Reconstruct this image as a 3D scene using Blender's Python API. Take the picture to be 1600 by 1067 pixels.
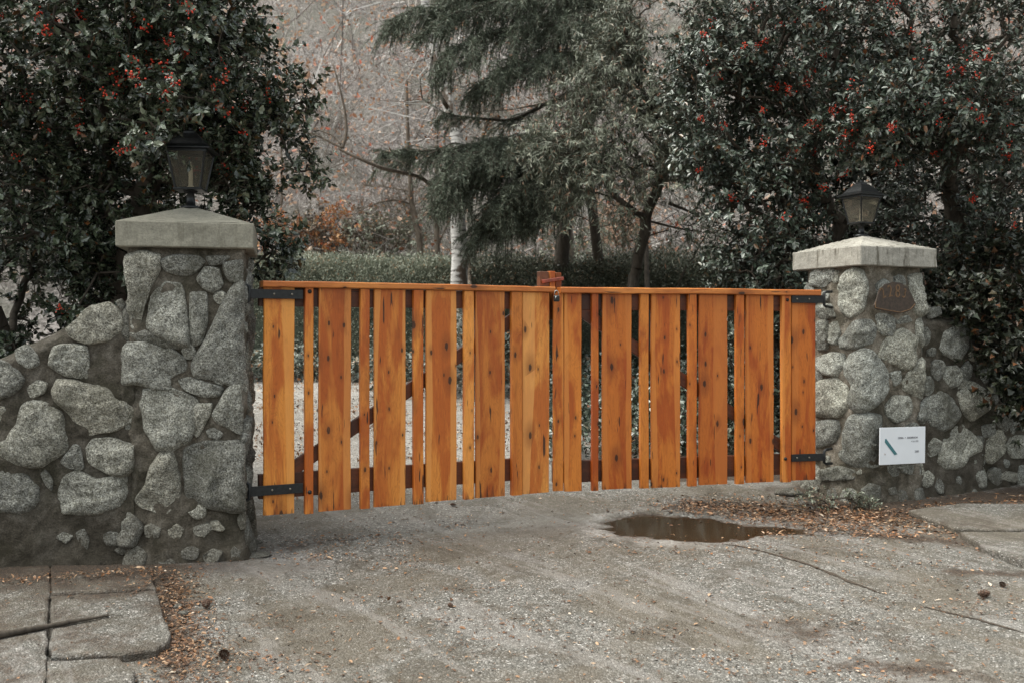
import bpy, math, random
import numpy as np
from mathutils import Vector, Matrix
R = math.radians
for o in list(bpy.data.objects): bpy.data.objects.remove(o)
SC = bpy.context.scene
COL = SC.collection
rng = np.random.default_rng(7)
random.seed(7)

# ------------------------------------------------------------------ camera
F = 1556.0; CZ = 1.30; HX = 800.0; HY = 518.0
cd = bpy.data.cameras.new('camera'); cam = bpy.data.objects.new('camera', cd); COL.objects.link(cam)
cam.location = (0, 0, CZ); cam.rotation_euler = (R(90), 0, 0)
cd.sensor_width = 36; cd.lens = 36*F/1600; cd.shift_y = -15.5/1600
cd.clip_start = 0.05; cd.clip_end = 500
cd.dof.use_dof = True; cd.dof.focus_distance = 6.4; cd.dof.aperture_fstop = 2.8
SC.camera = cam
# ------------------------------------------------------------------ world, sun, exposure
w = bpy.data.worlds.new('World'); SC.world = w; w.use_nodes = True
nt = w.node_tree; bg = nt.nodes['Background']
sky = nt.nodes.new('ShaderNodeTexSky'); sky.sky_type = 'NISHITA'; sky.sun_disc = False
SUN_EL, SUN_AZ = 66, 268          # azimuth clockwise from +Y
sky.sun_elevation = R(SUN_EL); sky.sun_rotation = R(SUN_AZ)
sky.dust_density = 4.0; sky.ozone_density = 0.6; sky.air_density = 1.0
hs = nt.nodes.new('ShaderNodeHueSaturation'); hs.inputs['Saturation'].default_value = 0.30
nt.links.new(sky.outputs[0], hs.inputs['Color']); tm = nt.nodes.new('ShaderNodeMix'); tm.data_type = 'RGBA'; tm.blend_type = 'MULTIPLY'; tm.inputs[0].default_value = 1; tm.inputs[7].default_value = (0.97, 1.0, 0.94, 1); nt.links.new(hs.outputs[0], tm.inputs[6]); nt.links.new(tm.outputs[2], bg.inputs['Color'])
bg.inputs['Strength'].default_value = 0.135
sl = bpy.data.lights.new('sun', 'SUN'); sl.energy = 1.5; sl.angle = R(60); sl.color = (1.0, 0.98, 0.90)
so = bpy.data.objects.new('sun', sl); COL.objects.link(so)
az, el = R(SUN_AZ), R(SUN_EL)
sdir = Vector((math.sin(az)*math.cos(el), math.cos(az)*math.cos(el), math.sin(el)))
so.rotation_euler = sdir.to_track_quat('Z', 'Y').to_euler()
SC.view_settings.view_transform = 'Standard'; SC.view_settings.look = 'None'
SC.view_settings.gamma = 1; SC.view_settings.use_curve_mapping = False
SC.view_settings.exposure = 1.3

# ------------------------------------------------------------------ helpers
def sstep(a, b, x):
    t = np.clip((x-a)/(b-a), 0, 1); return t*t*(3-2*t)
def _h(ix, iy, iz, seed):
    n = (ix*374761393 + iy*668265263 + iz*2147483647 + seed*1274126177) & 0xFFFFFFFF
    n = ((n ^ (n >> 13))*1274126177) & 0xFFFFFFFF
    n = ((n ^ (n >> 16))*2246822519) & 0xFFFFFFFF
    return ((n ^ (n >> 15)) & 0xFFFFFF)/float(0xFFFFFF)
def vn(p, scale=1.0, seed=0):
    p = np.asarray(p, float)*scale
    i = np.floor(p).astype(np.int64); f = p-i; f = f*f*(3-2*f)
    r = 0
    for dx in (0, 1):
        for dy in (0, 1):
            for dz in (0, 1):
                wx = f[..., 0] if dx else 1-f[..., 0]
                wy = f[..., 1] if dy else 1-f[..., 1]
                wz = f[..., 2] if dz else 1-f[..., 2]
                r = r + wx*wy*wz*_h(i[..., 0]+dx, i[..., 1]+dy, i[..., 2]+dz, seed)
    return r*2-1
def fbm(p, scale=1.0, oct=4, seed=0):
    r = 0; a = 1.0
    for k in range(oct):
        r = r+a*vn(p, scale*2**k, seed+k*17); a *= 0.5
    return r
def nrm(v):
    return v/np.maximum(np.linalg.norm(v, axis=-1, keepdims=True), 1e-9)
def XD(px, d): return (px-HX)/F*d
def ZD(py, d): return CZ+(HY-py)/F*d
def W(px, py, d): return np.array([XD(px, d), d, ZD(py, d)])

def tag(o, label=None, cat=None, group=None, kind=None):
    if label: o['label'] = label
    if cat: o['category'] = cat
    if group: o['group'] = group
    if kind: o['kind'] = kind
    return o
def empty(name, loc, rz=0):
    o = bpy.data.objects.new(name, None); COL.objects.link(o)
    o.location = loc; o.rotation_euler = (0, 0, rz); o.empty_display_size = 0.2
    return o
def mesh(name, V, Fc, mat, parent=None, smooth=False, world=True):
    """one mesh object; vertices in world space unless world=False"""
    V = np.asarray(V, np.float32).reshape(-1, 3)
    me = bpy.data.meshes.new(name)
    if isinstance(Fc, np.ndarray):
        n, k = Fc.shape
        me.vertices.add(len(V)); me.vertices.foreach_set('co', V.ravel())
        me.loops.add(n*k); me.loops.foreach_set('vertex_index', Fc.astype(np.int32).ravel())
        me.polygons.add(n); me.polygons.foreach_set('loop_start', np.arange(0, n*k, k, dtype=np.int32))
        me.polygons.foreach_set('use_smooth', np.full(n, smooth, bool))
        me.update(calc_edges=True)
    else:
        me.from_pydata([tuple(map(float, v)) for v in V], [], [tuple(map(int, f)) for f in Fc])
        for p in me.polygons: p.use_smooth = smooth
        me.update()
    me.materials.append(mat)
    o = bpy.data.objects.new(name, me); COL.objects.link(o)
    if parent is not None:
        o.parent = parent
        if world: o.matrix_parent_inverse = pmat(parent).inverted()
    return o
def pmat(o):
    m = Matrix.Translation(o.location) @ o.rotation_euler.to_matrix().to_4x4()
    return m
class MB:
    """collects shapes into one mesh"""
    def __init__(s): s.v = []; s.f = []; s.n = 0
    def add(s, V, Fc):
        V = np.asarray(V, float).reshape(-1, 3)
        s.v.append(V); s.f += [tuple(int(i)+s.n for i in f) for f in Fc]; s.n += len(V)
    def box(s, a, b, M=None, bev=0.0):
        a = np.array(a, float); b = np.array(b, float)
        if bev <= 0:
            V = np.array([[x, y, z] for x in (a[0], b[0]) for y in (a[1], b[1]) for z in (a[2], b[2])])
            Fc = [(0, 1, 3, 2), (4, 6, 7, 5), (0, 4, 5, 1), (2, 3, 7, 6), (0, 2, 6, 4), (1, 5, 7, 3)]
        else:
            V = []; c = (a+b)/2; h = (b-a)/2
            idx = {}
            for sx in (-1, 1):
                for sy in (-1, 1):
                    for sz in (-1, 1):
                        for ax in range(3):
                            e = h-bev; e[ax] = h[ax]
                            idx[(sx, sy, sz, ax)] = len(V); V.append(c+np.array([sx, sy, sz])*e)
            Fc = []
            for ax in range(3):
                o1, o2 = (ax+1) % 3, (ax+2) % 3
                for sg in (-1, 1):
                    q = []
                    for (p, r) in ((-1, -1), (1, -1), (1, 1), (-1, 1)):
                        t = [0, 0, 0]; t[ax] = sg; t[o1] = p; t[o2] = r; q.append(idx[(*t, ax)])
                    Fc.append(tuple(q if sg > 0 else q[::-1]))
                for p in (-1, 1):
                    for r in (-1, 1):
                        t1 = [0, 0, 0]; t1[o1] = p; t1[o2] = r; t2 = list(t1); t1[ax] = -1; t2[ax] = 1
                        q = [idx[(*t1, o1)], idx[(*t2, o1)], idx[(*t2, o2)], idx[(*t1, o2)]]
                        Fc.append(tuple(q if p*r > 0 else q[::-1]))
            for sx in (-1, 1):
                for sy in (-1, 1):
                    for sz in (-1, 1):
                        q = [idx[(sx, sy, sz, k)] for k in range(3)]
                        Fc.append(tuple(q if sx*sy*sz > 0 else q[::-1]))
            V = np.array(V)
        if M is not None: V = (np.array(M)[:3, :3] @ V.T).T+np.array(M)[:3, 3]
        s.add(V, Fc)
    def tube(s, pts, rad, k=8, cap=True):
        pts = np.array(pts, float); n = len(pts)
        rad = np.full(n, rad) if np.isscalar(rad) else np.array(rad)
        T = np.gradient(pts, axis=0); T = nrm(T)
        up = np.array([0, 0, 1.0]) if abs(T[0][2]) < 0.9 else np.array([1.0, 0, 0])
        V = []
        A = nrm(np.cross(T[0], up))
        for i in range(n):
            A = nrm(A-T[i]*np.dot(A, T[i])); B = np.cross(T[i], A)
            for j in range(k):
                t = 2*math.pi*j/k; V.append(pts[i]+rad[i]*(math.cos(t)*A+math.sin(t)*B))
        Fc = [(i*k+j, i*k+(j+1) % k, (i+1)*k+(j+1) % k, (i+1)*k+j) for i in range(n-1) for j in range(k)]
        if cap: Fc += [tuple(range(k))[::-1], tuple((n-1)*k+j for j in range(k))]
        s.add(V, Fc)
    def lathe(s, prof, c=(0, 0, 0), k=20):
        V = []; c = np.array(c)
        for r, z in prof:
            for j in range(k):
                t = 2*math.pi*j/k; V.append(c+np.array([r*math.cos(t), r*math.sin(t), z]))
        n = len(prof)
        Fc = [(i*k+j, i*k+(j+1) % k, (i+1)*k+(j+1) % k, (i+1)*k+j) for i in range(n-1) for j in range(k)]
        Fc += [tuple(range(k))[::-1], tuple((n-1)*k+j for j in range(k))]
        s.add(V, Fc)
    def build(s, name, mat, parent=None, smooth=False, world=True):
        return mesh(name, np.concatenate(s.v), s.f, mat, parent, smooth, world)

def frame_from(dirs, up):
    Y = nrm(dirs); X = nrm(np.cross(Y, up)); Z = np.cross(X, Y); return X, Y, Z
def inst(T, Fc, O, X, Y, Z, sc):
    """copy template T (k,3) to n frames, baked into one vertex array"""
    n, k = len(O), len(T)
    sc = np.broadcast_to(np.asarray(sc, float).reshape(-1, 1, 1) if np.ndim(sc) else sc, (n, 1, 1)) if np.ndim(sc) < 2 else sc.reshape(n, 1, 3)
    TT = T[None]*sc
    V = O[:, None]+TT[..., 0:1]*X[:, None]+TT[..., 1:2]*Y[:, None]+TT[..., 2:3]*Z[:, None]
    FF = (Fc[None]+(np.arange(n)*k)[:, None, None]).reshape(-1, Fc.shape[1])
    return V.reshape(-1, 3), FF
def segs(A, B, ra, rb, k=4):
    """tapered k-sided prisms from A to B"""
    T = nrm(B-A); up = np.where(np.abs(T[:, 2:3]) < 0.9, np.array([[0, 0, 1.0]]), np.array([[1.0, 0, 0]]))
    X = nrm(np.cross(T, up)); Y = np.cross(T, X)
    t = 2*np.pi*np.arange(k)/k
    ring = np.cos(t)[None, :, None]*X[:, None]+np.sin(t)[None, :, None]*Y[:, None]
    VA = A[:, None]+ring*ra[:, None, None]; VB = B[:, None]+ring*rb[:, None, None]
    V = np.concatenate([VA, VB], 1)
    j = np.arange(k); q = np.stack([j, (j+1) % k, (j+1) % k+k, j+k], 1)
    FF = (q[None]+(np.arange(len(A))*2*k)[:, None, None]).reshape(-1, 4)
    return V.reshape(-1, 3), FF

# ------------------------------------------------------------------ materials
class NG:
    def __init__(s, name):
        s.m = bpy.data.materials.new(name); s.m.use_nodes = True; s.t = s.m.node_tree
        s.b = s.t.nodes['Principled BSDF']
    def n(s, typ, **kw):
        o = s.t.nodes.new('ShaderNode'+typ)
        for k, v in kw.items():
            if k.startswith('i_'):
                key = k[2:]; key = int(key) if key.isdigit() else key.replace('_', ' ')
                if hasattr(v, 'is_linked') or isinstance(v, bpy.types.NodeSocket): s.t.links.new(v, o.inputs[key])
                else: o.inputs[key].default_value = v
            else: setattr(o, k, v)
        return o
    def l(s, a, b): s.t.links.new(a, b)
    def tex(s): return s.n('TexCoord').outputs['Object']
    def noise(s, vec, scale, detail=4, rough=0.55, dist=0.0, col=False):
        o = s.n('TexNoise', i_Vector=vec, i_Scale=scale, i_Detail=detail, i_Roughness=rough, i_Distortion=dist)
        return o.outputs['Color' if col else 'Fac']
    def map(s, vec, scale=(1, 1, 1), loc=(0, 0, 0)):
        return s.n('Mapping', i_Vector=vec, i_Scale=scale, i_Location=loc).outputs[0]
    def ramp(s, fac, stops, interp='LINEAR'):
        o = s.n('ValToRGB', i_Fac=fac); e = o.color_ramp.elements; o.color_ramp.interpolation = interp
        while len(e) < len(stops): e.new(0.5)
        for a, (p, c) in zip(e, stops):
            a.position = p; a.color = (*c, 1) if len(c) == 3 else c
        return o.outputs[0]
    def rf(s, fac, a, b, lo=0.0, hi=1.0):
        return s.n('MapRange', i_Value=fac, i_1=a, i_2=b, i_3=lo, i_4=hi, interpolation_type='SMOOTHSTEP').outputs[0]
    def mix(s, fac, a, b, mode='MIX'):
        o = s.n('Mix', data_type='RGBA', blend_type=mode)
        for k, v in ((0, fac), (6, a), (7, b)):
            if isinstance(v, bpy.types.NodeSocket): s.t.links.new(v, o.inputs[k])
            else: o.inputs[k].default_value = (*v, 1) if isinstance(v, tuple) else v
        return o.outputs[2]
    def math(s, op, a, b=0.5):
        o = s.n('Math', operation=op)
        for k, v in ((0, a), (1, b)):
            if isinstance(v, bpy.types.NodeSocket): s.t.links.new(v, o.inputs[k])
            else: o.inputs[k].default_value = v
        return o.outputs[0]
    def out(s, col=None, rough=None, bump=None, bs=0.5, bd=0.01, spec=None, metal=None):
        for key, v in (('Base Color', col), ('Roughness', rough), ('Specular IOR Level', spec), ('Metallic', metal)):
            if v is None: continue
            if isinstance(v, bpy.types.NodeSocket): s.l(v, s.b.inputs[key])
            else: s.b.inputs[key].default_value = (*v, 1) if isinstance(v, tuple) else v
        if bump is not None:
            bn = s.n('Bump', i_Height=bump, i_Strength=bs, i_Distance=bd); s.l(bn.outputs[0], s.b.inputs['Normal'])
        return s.m

def mat_stone(name, base=(0.33, 0.33, 0.312)):
    g = NG(name); v = g.tex(); isl = g.n('NewGeometry').outputs['Random Per Island']
    off = g.n('VectorMath', operation='ADD', i_0=v, i_1=g.n('CombineXYZ', i_X=g.math('MULTIPLY', isl, 37.0), i_Y=g.math('MULTIPLY', isl, 11.0)).outputs[0]).outputs[0]
    sp = g.noise(v, 130, 3, 0.75); sp2 = g.noise(v, 55, 4, 0.7)
    big = g.noise(off, 5, 5, 0.65, 0.6)
    c = g.ramp(big, [(0.25, tuple(x*0.6 for x in base)), (0.5, base), (0.75, tuple(min(1, x*1.35) for x in base))])
    c = g.mix(1.0, c, g.ramp(g.math('FRACT', g.math('MULTIPLY', isl, 7.31)), [(0, (0.62, 0.60, 0.56)), (0.35, (0.9, 0.89, 0.86)), (0.7, (1.1, 1.08, 1.02)), (1, (1.32, 1.24, 1.1))]), 'MULTIPLY')
    li = g.rf(g.noise(off, 11, 5, 0.75, 0.4), 0.60, 0.68)
    c = g.mix(g.math('MULTIPLY', li, 0.45), c, (0.46, 0.46, 0.42))
    c = g.mix(1.0, c, g.ramp(sp, [(0.38, (0.20, 0.19, 0.18)), (0.47, (0.80, 0.80, 0.80)), (0.58, (1.15, 1.15, 1.15)), (0.65, (2.0, 2.0, 1.95))]), 'MULTIPLY')
    c = g.mix(1.0, c, g.ramp(sp2, [(0.38, (0.55, 0.54, 0.5)), (0.55, (1, 1, 1)), (0.7, (1.25, 1.25, 1.25))]), 'MULTIPLY')
    st = g.rf(g.noise(v, 3.2, 6, 0.7, 0.5), 0.48, 0.64)
    c = g.mix(g.math('MULTIPLY', st, 0.50), c, (0.075, 0.070, 0.048))
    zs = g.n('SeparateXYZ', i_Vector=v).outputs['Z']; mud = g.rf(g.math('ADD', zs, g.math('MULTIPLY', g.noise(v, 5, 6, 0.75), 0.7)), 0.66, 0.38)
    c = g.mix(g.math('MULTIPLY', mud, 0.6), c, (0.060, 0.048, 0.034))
    h = g.math('ADD', g.math('MULTIPLY', sp2, 0.8), g.math('MULTIPLY', sp, 0.35))
    h = g.math('ADD', h, g.math('MULTIPLY', g.noise(off, 16, 6, 0.7, 0.8), 3.2))
    return g.out(c, 0.8, h, 1.0, 0.011, 0.35)
def mat_mortar(name, k=1.0):
    g = NG(name); v = g.tex()
    a = g.noise(v, 9, 6, 0.7, 0.3); b = g.noise(v, 120, 3, 0.7)
    c = g.ramp(a, [(0.3, (0.040*k, 0.034*k, 0.025*k)), (0.5, (0.095*k, 0.082*k, 0.065*k)), (0.72, (0.19*k, 0.17*k, 0.145*k))])
    c = g.mix(g.math('MULTIPLY', g.rf(g.noise(v, 3.2, 6, 0.7, 0.5), 0.46, 0.62), 0.75), c, (0.032, 0.029, 0.018))
    c = g.mix(1.0, c, g.ramp(b, [(0.35, (0.6, 0.6, 0.6)), (0.65, (1.35, 1.35, 1.35))]), 'MULTIPLY')
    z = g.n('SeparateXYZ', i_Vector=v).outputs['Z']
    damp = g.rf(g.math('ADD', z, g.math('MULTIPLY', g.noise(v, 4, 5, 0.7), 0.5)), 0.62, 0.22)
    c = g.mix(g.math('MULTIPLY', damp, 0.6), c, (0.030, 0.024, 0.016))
    h = g.math('ADD', g.math('MULTIPLY', a, 2.0), g.math('MULTIPLY', b, 0.4))
    return g.out(c, 0.9, h, 0.9, 0.012, 0.25)
def mat_concrete(name, base, stain=0.5, sc=1.0):
    g = NG(name); v = g.tex()
    a = g.noise(v, 5*sc, 6, 0.7, 0.4); b = g.noise(v, 90*sc, 4, 0.7)
    c = g.ramp(a, [(0.3, tuple(x*0.72 for x in base)), (0.7, tuple(x*1.18 for x in base))])
    c = g.mix(1.0, c, g.ramp(b, [(0.3, (0.75, 0.75, 0.75)), (0.7, (1.2, 1.2, 1.2))]), 'MULTIPLY')
    dr = g.noise(g.map(v, (1, 1, 0.12)), 26*sc, 5, 0.7)
    c = g.mix(g.math('MULTIPLY', g.rf(dr, 0.5, 0.66), stain), c, (0.06, 0.05, 0.032))
    return g.out(c, 0.85, g.math('ADD', b, g.math('MULTIPLY', a, 2.0)), 0.5, 0.006, 0.3)
def mat_wood(name, light, dark, sap=True, rot=0.8, axis=2):
    """varnished softwood; grain runs along local axis"""
    g = NG(name); v = g.tex(); oi = g.n('ObjectInfo')
    rnd = oi.outputs['Random']
    offv = g.n('CombineXYZ', i_X=g.math('MULTIPLY', rnd, 31.0), i_Y=g.math('MULTIPLY', rnd, 17.0), i_Z=g.math('MULTIPLY', rnd, 53.0)).outputs[0]
    p = g.n('VectorMath', operation='ADD', i_0=v, i_1=offv).outputs[0]
    st = [1, 1, 1]; st[axis] = 0.06
    st2 = [1, 1, 1]; st2[axis] = 0.22
    grain = g.noise(g.map(p, tuple(st)), 110, 5, 0.65, 0.6)
    flame = g.noise(g.map(p, tuple(st2)), 14, 3, 0.5, 1.5)
    rings = g.math('FRACT', g.math('MULTIPLY', flame, 9.0))
    c = g.mix(g.rf(g.noise(g.map(p, tuple(st2)), 6, 4, 0.6, 0.8), 0.42, 0.58), light, dark)
    c = g.mix(g.math('MULTIPLY', g.rf(rings, 0.55, 1.0), 0.28), c, tuple(x*0.55 for x in dark))
    c = g.mix(1.0, c, g.ramp(grain, [(0.3, (0.84, 0.80, 0.76)), (0.5, (1, 1, 1)), (0.7, (1.07, 1.06, 1.05))]), 'MULTIPLY')
    if sap:
        sx = g.n('SeparateXYZ', i_Vector=v).outputs[(axis+1) % 3 if axis != 2 else 0]
        # sapwood strip along one edge with a wavy border
        wob = g.noise(g.map(p, tuple(st2)), 2.2, 2, 0.4)
        e = g.math('ADD', sx, g.math('MULTIPLY', g.math('SUBTRACT', wob, 0.5), 0.16))
        e = g.math('ADD', e, g.math('MULTIPLY', g.math('SUBTRACT', rnd, 0.5), 0.10))
        k = g.rf(g.math('ABSOLUTE', e), 0.072, 0.077)
        c = g.mix(g.math('MULTIPLY', k, 0.62), c, (min(1, light[0]*1.12), light[1]*1.32, light[2]*1.9))
    # knots
    sp_ = g.n('SeparateXYZ', i_Vector=p).outputs
    kv = g.n('CombineXYZ', i_X=g.math('MULTIPLY', sp_['X'], 1.0 if axis == 2 else 0.45), i_Y=g.math('MULTIPLY', sp_['Z'], 0.45 if axis == 2 else 1.0)).outputs[0]
    vo = g.n('TexVoronoi', i_Vector=kv, i_Scale=11.0, voronoi_dimensions='2D'); vo.inputs['Randomness'].default_value = 1
    sel = g.n('SeparateColor', i_Color=vo.outputs['Color']).outputs[0]
    szk = g.n('SeparateColor', i_Color=vo.outputs['Color']).outputs[1]; dd = g.math('ADD', g.math('MULTIPLY', vo.outputs['Distance'], g.math('ADD', 0.6, g.math('MULTIPLY', szk, 1.3))), g.math('MULTIPLY', g.noise(p, 70, 4, 0.7), 0.09))
    kn = g.math('MULTIPLY', g.rf(dd, 0.15, 0.10), g.math('GREATER_THAN', sel, 0.76))
    kh = g.math('MULTIPLY', g.rf(dd, 0.40, 0.12), g.math('GREATER_THAN', sel, 0.76))
    c = g.mix(g.math('MULTIPLY', kh, 0.45), c, tuple(x*0.55 for x in dark))
    c = g.mix(g.math('MULTIPLY', kn, 0.9), c, (0.035, 0.014, 0.006))
    # dark streaks trailing from knots, weathered blotches
    bl = g.noise(g.map(p, (1, 1, 0.25) if axis == 2 else (0.25, 1, 1)), 9, 5, 0.7, 0.5)
    c = g.mix(g.math('MULTIPLY', g.rf(bl, 0.56, 0.72), 0.38), c, tuple(x*0.42 for x in dark))
    c = g.mix(g.math('MULTIPLY', g.rf(bl, 0.42, 0.30), 0.30), c, tuple(min(1, x*1.35) for x in light))
    kv2 = g.n('VectorMath', operation='ADD', i_0=kv, i_1=(3.7, 9.1, 0.0)).outputs[0]
    vb = g.n('TexVoronoi', i_Vector=kv2, i_Scale=4.2, voronoi_dimensions='2D'); sb = g.n('SeparateColor', i_Color=vb.outputs['Color']).outputs[0]
    db = g.math('ADD', vb.outputs['Distance'], g.math('MULTIPLY', g.noise(p, 60, 4, 0.7), 0.05)); ob = g.math('GREATER_THAN', sb, 0.72)
    c = g.mix(g.math('MULTIPLY', g.math('MULTIPLY', g.rf(db, 0.30, 0.07), ob), 0.55), c, tuple(x*0.45 for x in dark))
    c = g.mix(g.math('MULTIPLY', g.math('MULTIPLY', g.rf(db, 0.085, 0.06), ob), 0.9), c, (0.03, 0.012, 0.006))
    # small pitch pockets and checks
    st3 = [1, 1, 1]; st3[axis] = 0.09
    chk = g.noise(g.map(p, tuple(st3), (3, 8, 1)), 42, 2, 0.5)
    c = g.mix(g.math('MULTIPLY', g.rf(chk, 0.68, 0.72), 0.9), c, (0.03, 0.012, 0.006))
    wz = g.n('SeparateXYZ', i_Vector=v).outputs['Z']
    if rot:
        low = g.math('ADD', wz, g.math('MULTIPLY', g.noise(g.map(p, (1, 1, 0.16)), 34, 5, 0.7), 0.50))
        c = g.mix(g.math('MULTIPLY', g.rf(low, 0.27, 0.18), rot), c, (0.030, 0.014, 0.008))
    tone = oi.outputs['Color']
    c = g.mix(1.0, c, tone, 'MULTIPLY')
    r = g.math('ADD', 0.34, g.math('MULTIPLY', grain, 0.25))
    return g.out(c, r, grain, 0.35, 0.003, 0.4)
def mat_leaf(name, stops, rough=0.36, spec=0.5, trans=0.0, bump=True):
    g = NG(name); isl = g.n('NewGeometry').outputs['Random Per Island']
    c = g.ramp(isl, stops)
    v = g.tex(); c = g.mix(1.0, c, g.ramp(g.noise(v, 4, 3), [(0.3, (0.75, 0.78, 0.75)), (0.7, (1.25, 1.2, 1.2))]), 'MULTIPLY')
    m = g.out(c, rough, None, spec=spec)
    if trans:
        tr = g.n('BsdfTranslucent', i_Color=c); mx = g.n('MixShader', i_0=trans)
        g.l(g.b.outputs[0], mx.inputs[1]); g.l(tr.outputs[0], mx.inputs[2])
        g.l(mx.outputs[0], g.t.nodes['Material Output'].inputs[0])
    return m
def mat_bark(name, a, b, sc=1.0):
    g = NG(name); v = g.tex(); n = g.noise(g.map(v, (1, 1, 0.3)), 22*sc, 6, 0.7, 0.5)
    c = g.ramp(n, [(0.3, a), (0.7, b)])
    return g.out(c, 0.85, n, 0.8, 0.01, 0.3)
def mat_plain(name, col, rough=0.5, metal=0.0, var=0.25, sc=40):
    g = NG(name); v = g.tex(); n = g.noise(v, sc, 4, 0.6)
    c = g.ramp(n, [(0.3, tuple(x*(1-var) for x in col)), (0.7, tuple(min(1, x*(1+var)) for x in col))])
    return g.out(c, rough, n, 0.25, 0.002, metal=metal)

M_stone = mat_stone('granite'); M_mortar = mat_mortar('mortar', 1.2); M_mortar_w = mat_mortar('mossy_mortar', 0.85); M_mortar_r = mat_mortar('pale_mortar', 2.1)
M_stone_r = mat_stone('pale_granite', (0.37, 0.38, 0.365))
M_cap = mat_concrete('cap_concrete', (0.255, 0.24, 0.195), 0.30)
M_cap_r = mat_concrete('stained_cap_concrete', (0.34, 0.32, 0.28), 0.75)
M_wood = mat_wood('cedar_board', (0.62, 0.205, 0.034), (0.43, 0.096, 0.013))
M_rail = mat_wood('cedar_rail', (0.56, 0.20, 0.045), (0.42, 0.125, 0.026), sap=False, rot=0, axis=0)
M_frame = mat_wood('dark_stained_frame', (0.115, 0.032, 0.012), (0.055, 0.017, 0.008), sap=False, rot=0, axis=0)
M_iron = mat_plain('black_iron', (0.016, 0.017, 0.018), 0.5, 0.3, 0.4, 60)
M_bolt = mat_plain('worn_bolt', (0.22, 0.20, 0.17), 0.4, 0.8)
M_holly = mat_leaf('holly_leaf', [(0, (0.010, 0.016, 0.009)), (0.55, (0.046, 0.064, 0.036)), (0.80, (0.11, 0.14, 0.085)), (0.93, (0.24, 0.265, 0.20)), (0.97, (0.085, 0.085, 0.04)), (1, (0.16, 0.06, 0.02))], 0.27, 0.8)
M_holly2 = mat_leaf('bluish_leaf', [(0, (0.012, 0.019, 0.012)), (0.55, (0.050, 0.070, 0.047)), (0.80, (0.125, 0.158, 0.118)), (0.93, (0.29, 0.32, 0.28)), (0.96, (0.10, 0.08, 0.04)), (1, (0.20, 0.07, 0.025))], 0.30, 0.8)
M_ivy = mat_leaf('ivy_leaf', [(0, (0.009, 0.012, 0.006)), (0.7, (0.022, 0.027, 0.014)), (0.90, (0.05, 0.06, 0.038)), (0.95, (0.08, 0.035, 0.015)), (1, (0.16, 0.065, 0.025))], 0.4)
M_willow = mat_leaf('narrow_leaf', [(0, (0.055, 0.064, 0.042)), (0.6, (0.115, 0.132, 0.09)), (0.92, (0.25, 0.26, 0.20)), (1, (0.25, 0.10, 0.05))], 0.42)
M_cedar = mat_leaf('cedar_needle', [(0, (0.045, 0.060, 0.040)), (0.6, (0.12, 0.148, 0.105)), (1, (0.25, 0.285, 0.22))], 0.5, 0.4)
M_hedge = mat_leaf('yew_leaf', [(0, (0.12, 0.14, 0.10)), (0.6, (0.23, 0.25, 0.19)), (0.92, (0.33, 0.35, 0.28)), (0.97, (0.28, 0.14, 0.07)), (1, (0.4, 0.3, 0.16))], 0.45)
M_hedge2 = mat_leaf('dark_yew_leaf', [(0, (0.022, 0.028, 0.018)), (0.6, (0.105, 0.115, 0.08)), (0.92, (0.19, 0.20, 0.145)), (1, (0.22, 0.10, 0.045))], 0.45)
M_berry = mat_leaf('red_berry', [(0, (0.42, 0.022, 0.012)), (1, (0.75, 0.07, 0.025))], 0.25)
M_orange = mat_leaf('rusty_leaf', [(0, (0.16, 0.06, 0.025)), (0.5, (0.34, 0.14, 0.05)), (0.8, (0.50, 0.30, 0.14)), (1, (0.55, 0.12, 0.05))], 0.6, trans=0.25)
M_bark = mat_bark('dark_bark', (0.030, 0.024, 0.018), (0.10, 0.082, 0.065))
M_twig = mat_leaf('grey_twig', [(0, (0.08, 0.065, 0.06)), (0.5, (0.34, 0.305, 0.29)), (0.85, (0.58, 0.55, 0.54)), (1, (0.72, 0.70, 0.69))], 0.7)  # twigs brightened in place of a slight haze over the bank
M_brbark = mat_bark('wet_bark', (0.05, 0.036, 0.026), (0.21, 0.17, 0.135))

# ------------------------------------------------------------------ ground
PWZ = -0.012       # water level of the large puddle
def base_h(x, y):
    z = np.where(y < 7.5, 0.06*(y-6.4), 0.066+0.06*(y-7.5)+0.035*np.clip(y-7.5, 0, 2)**2/2*1.0)
    z = np.where(y > 9.5, 0.066+0.12+0.07+0.13*(y-9.5), z)
    return z
def hill(x, y):
    # bank rising behind the garden
    t = np.clip(y-16.5-0.25*np.clip(x-1, -6, 6), 0, 22)
    return 0.80*t*np.clip(t/2.0, 0, 1)
def pud_shape(x, y):
    P = np.stack([x, y, np.zeros_like(x)], -1)
    n = fbm(P, 3.2, 4, 3)*0.15+fbm(P, 13, 3, 5)*0.09
    a = 1-np.sqrt(((x-1.10)/0.52)**2+((y-6.64)/0.47)**2)
    b = 1-np.sqrt(((x-1.60)/0.38)**2+((y-6.58+0.10*(x-1.5))/0.17)**2)
    return np.maximum(a, b*0.7)+n
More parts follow.
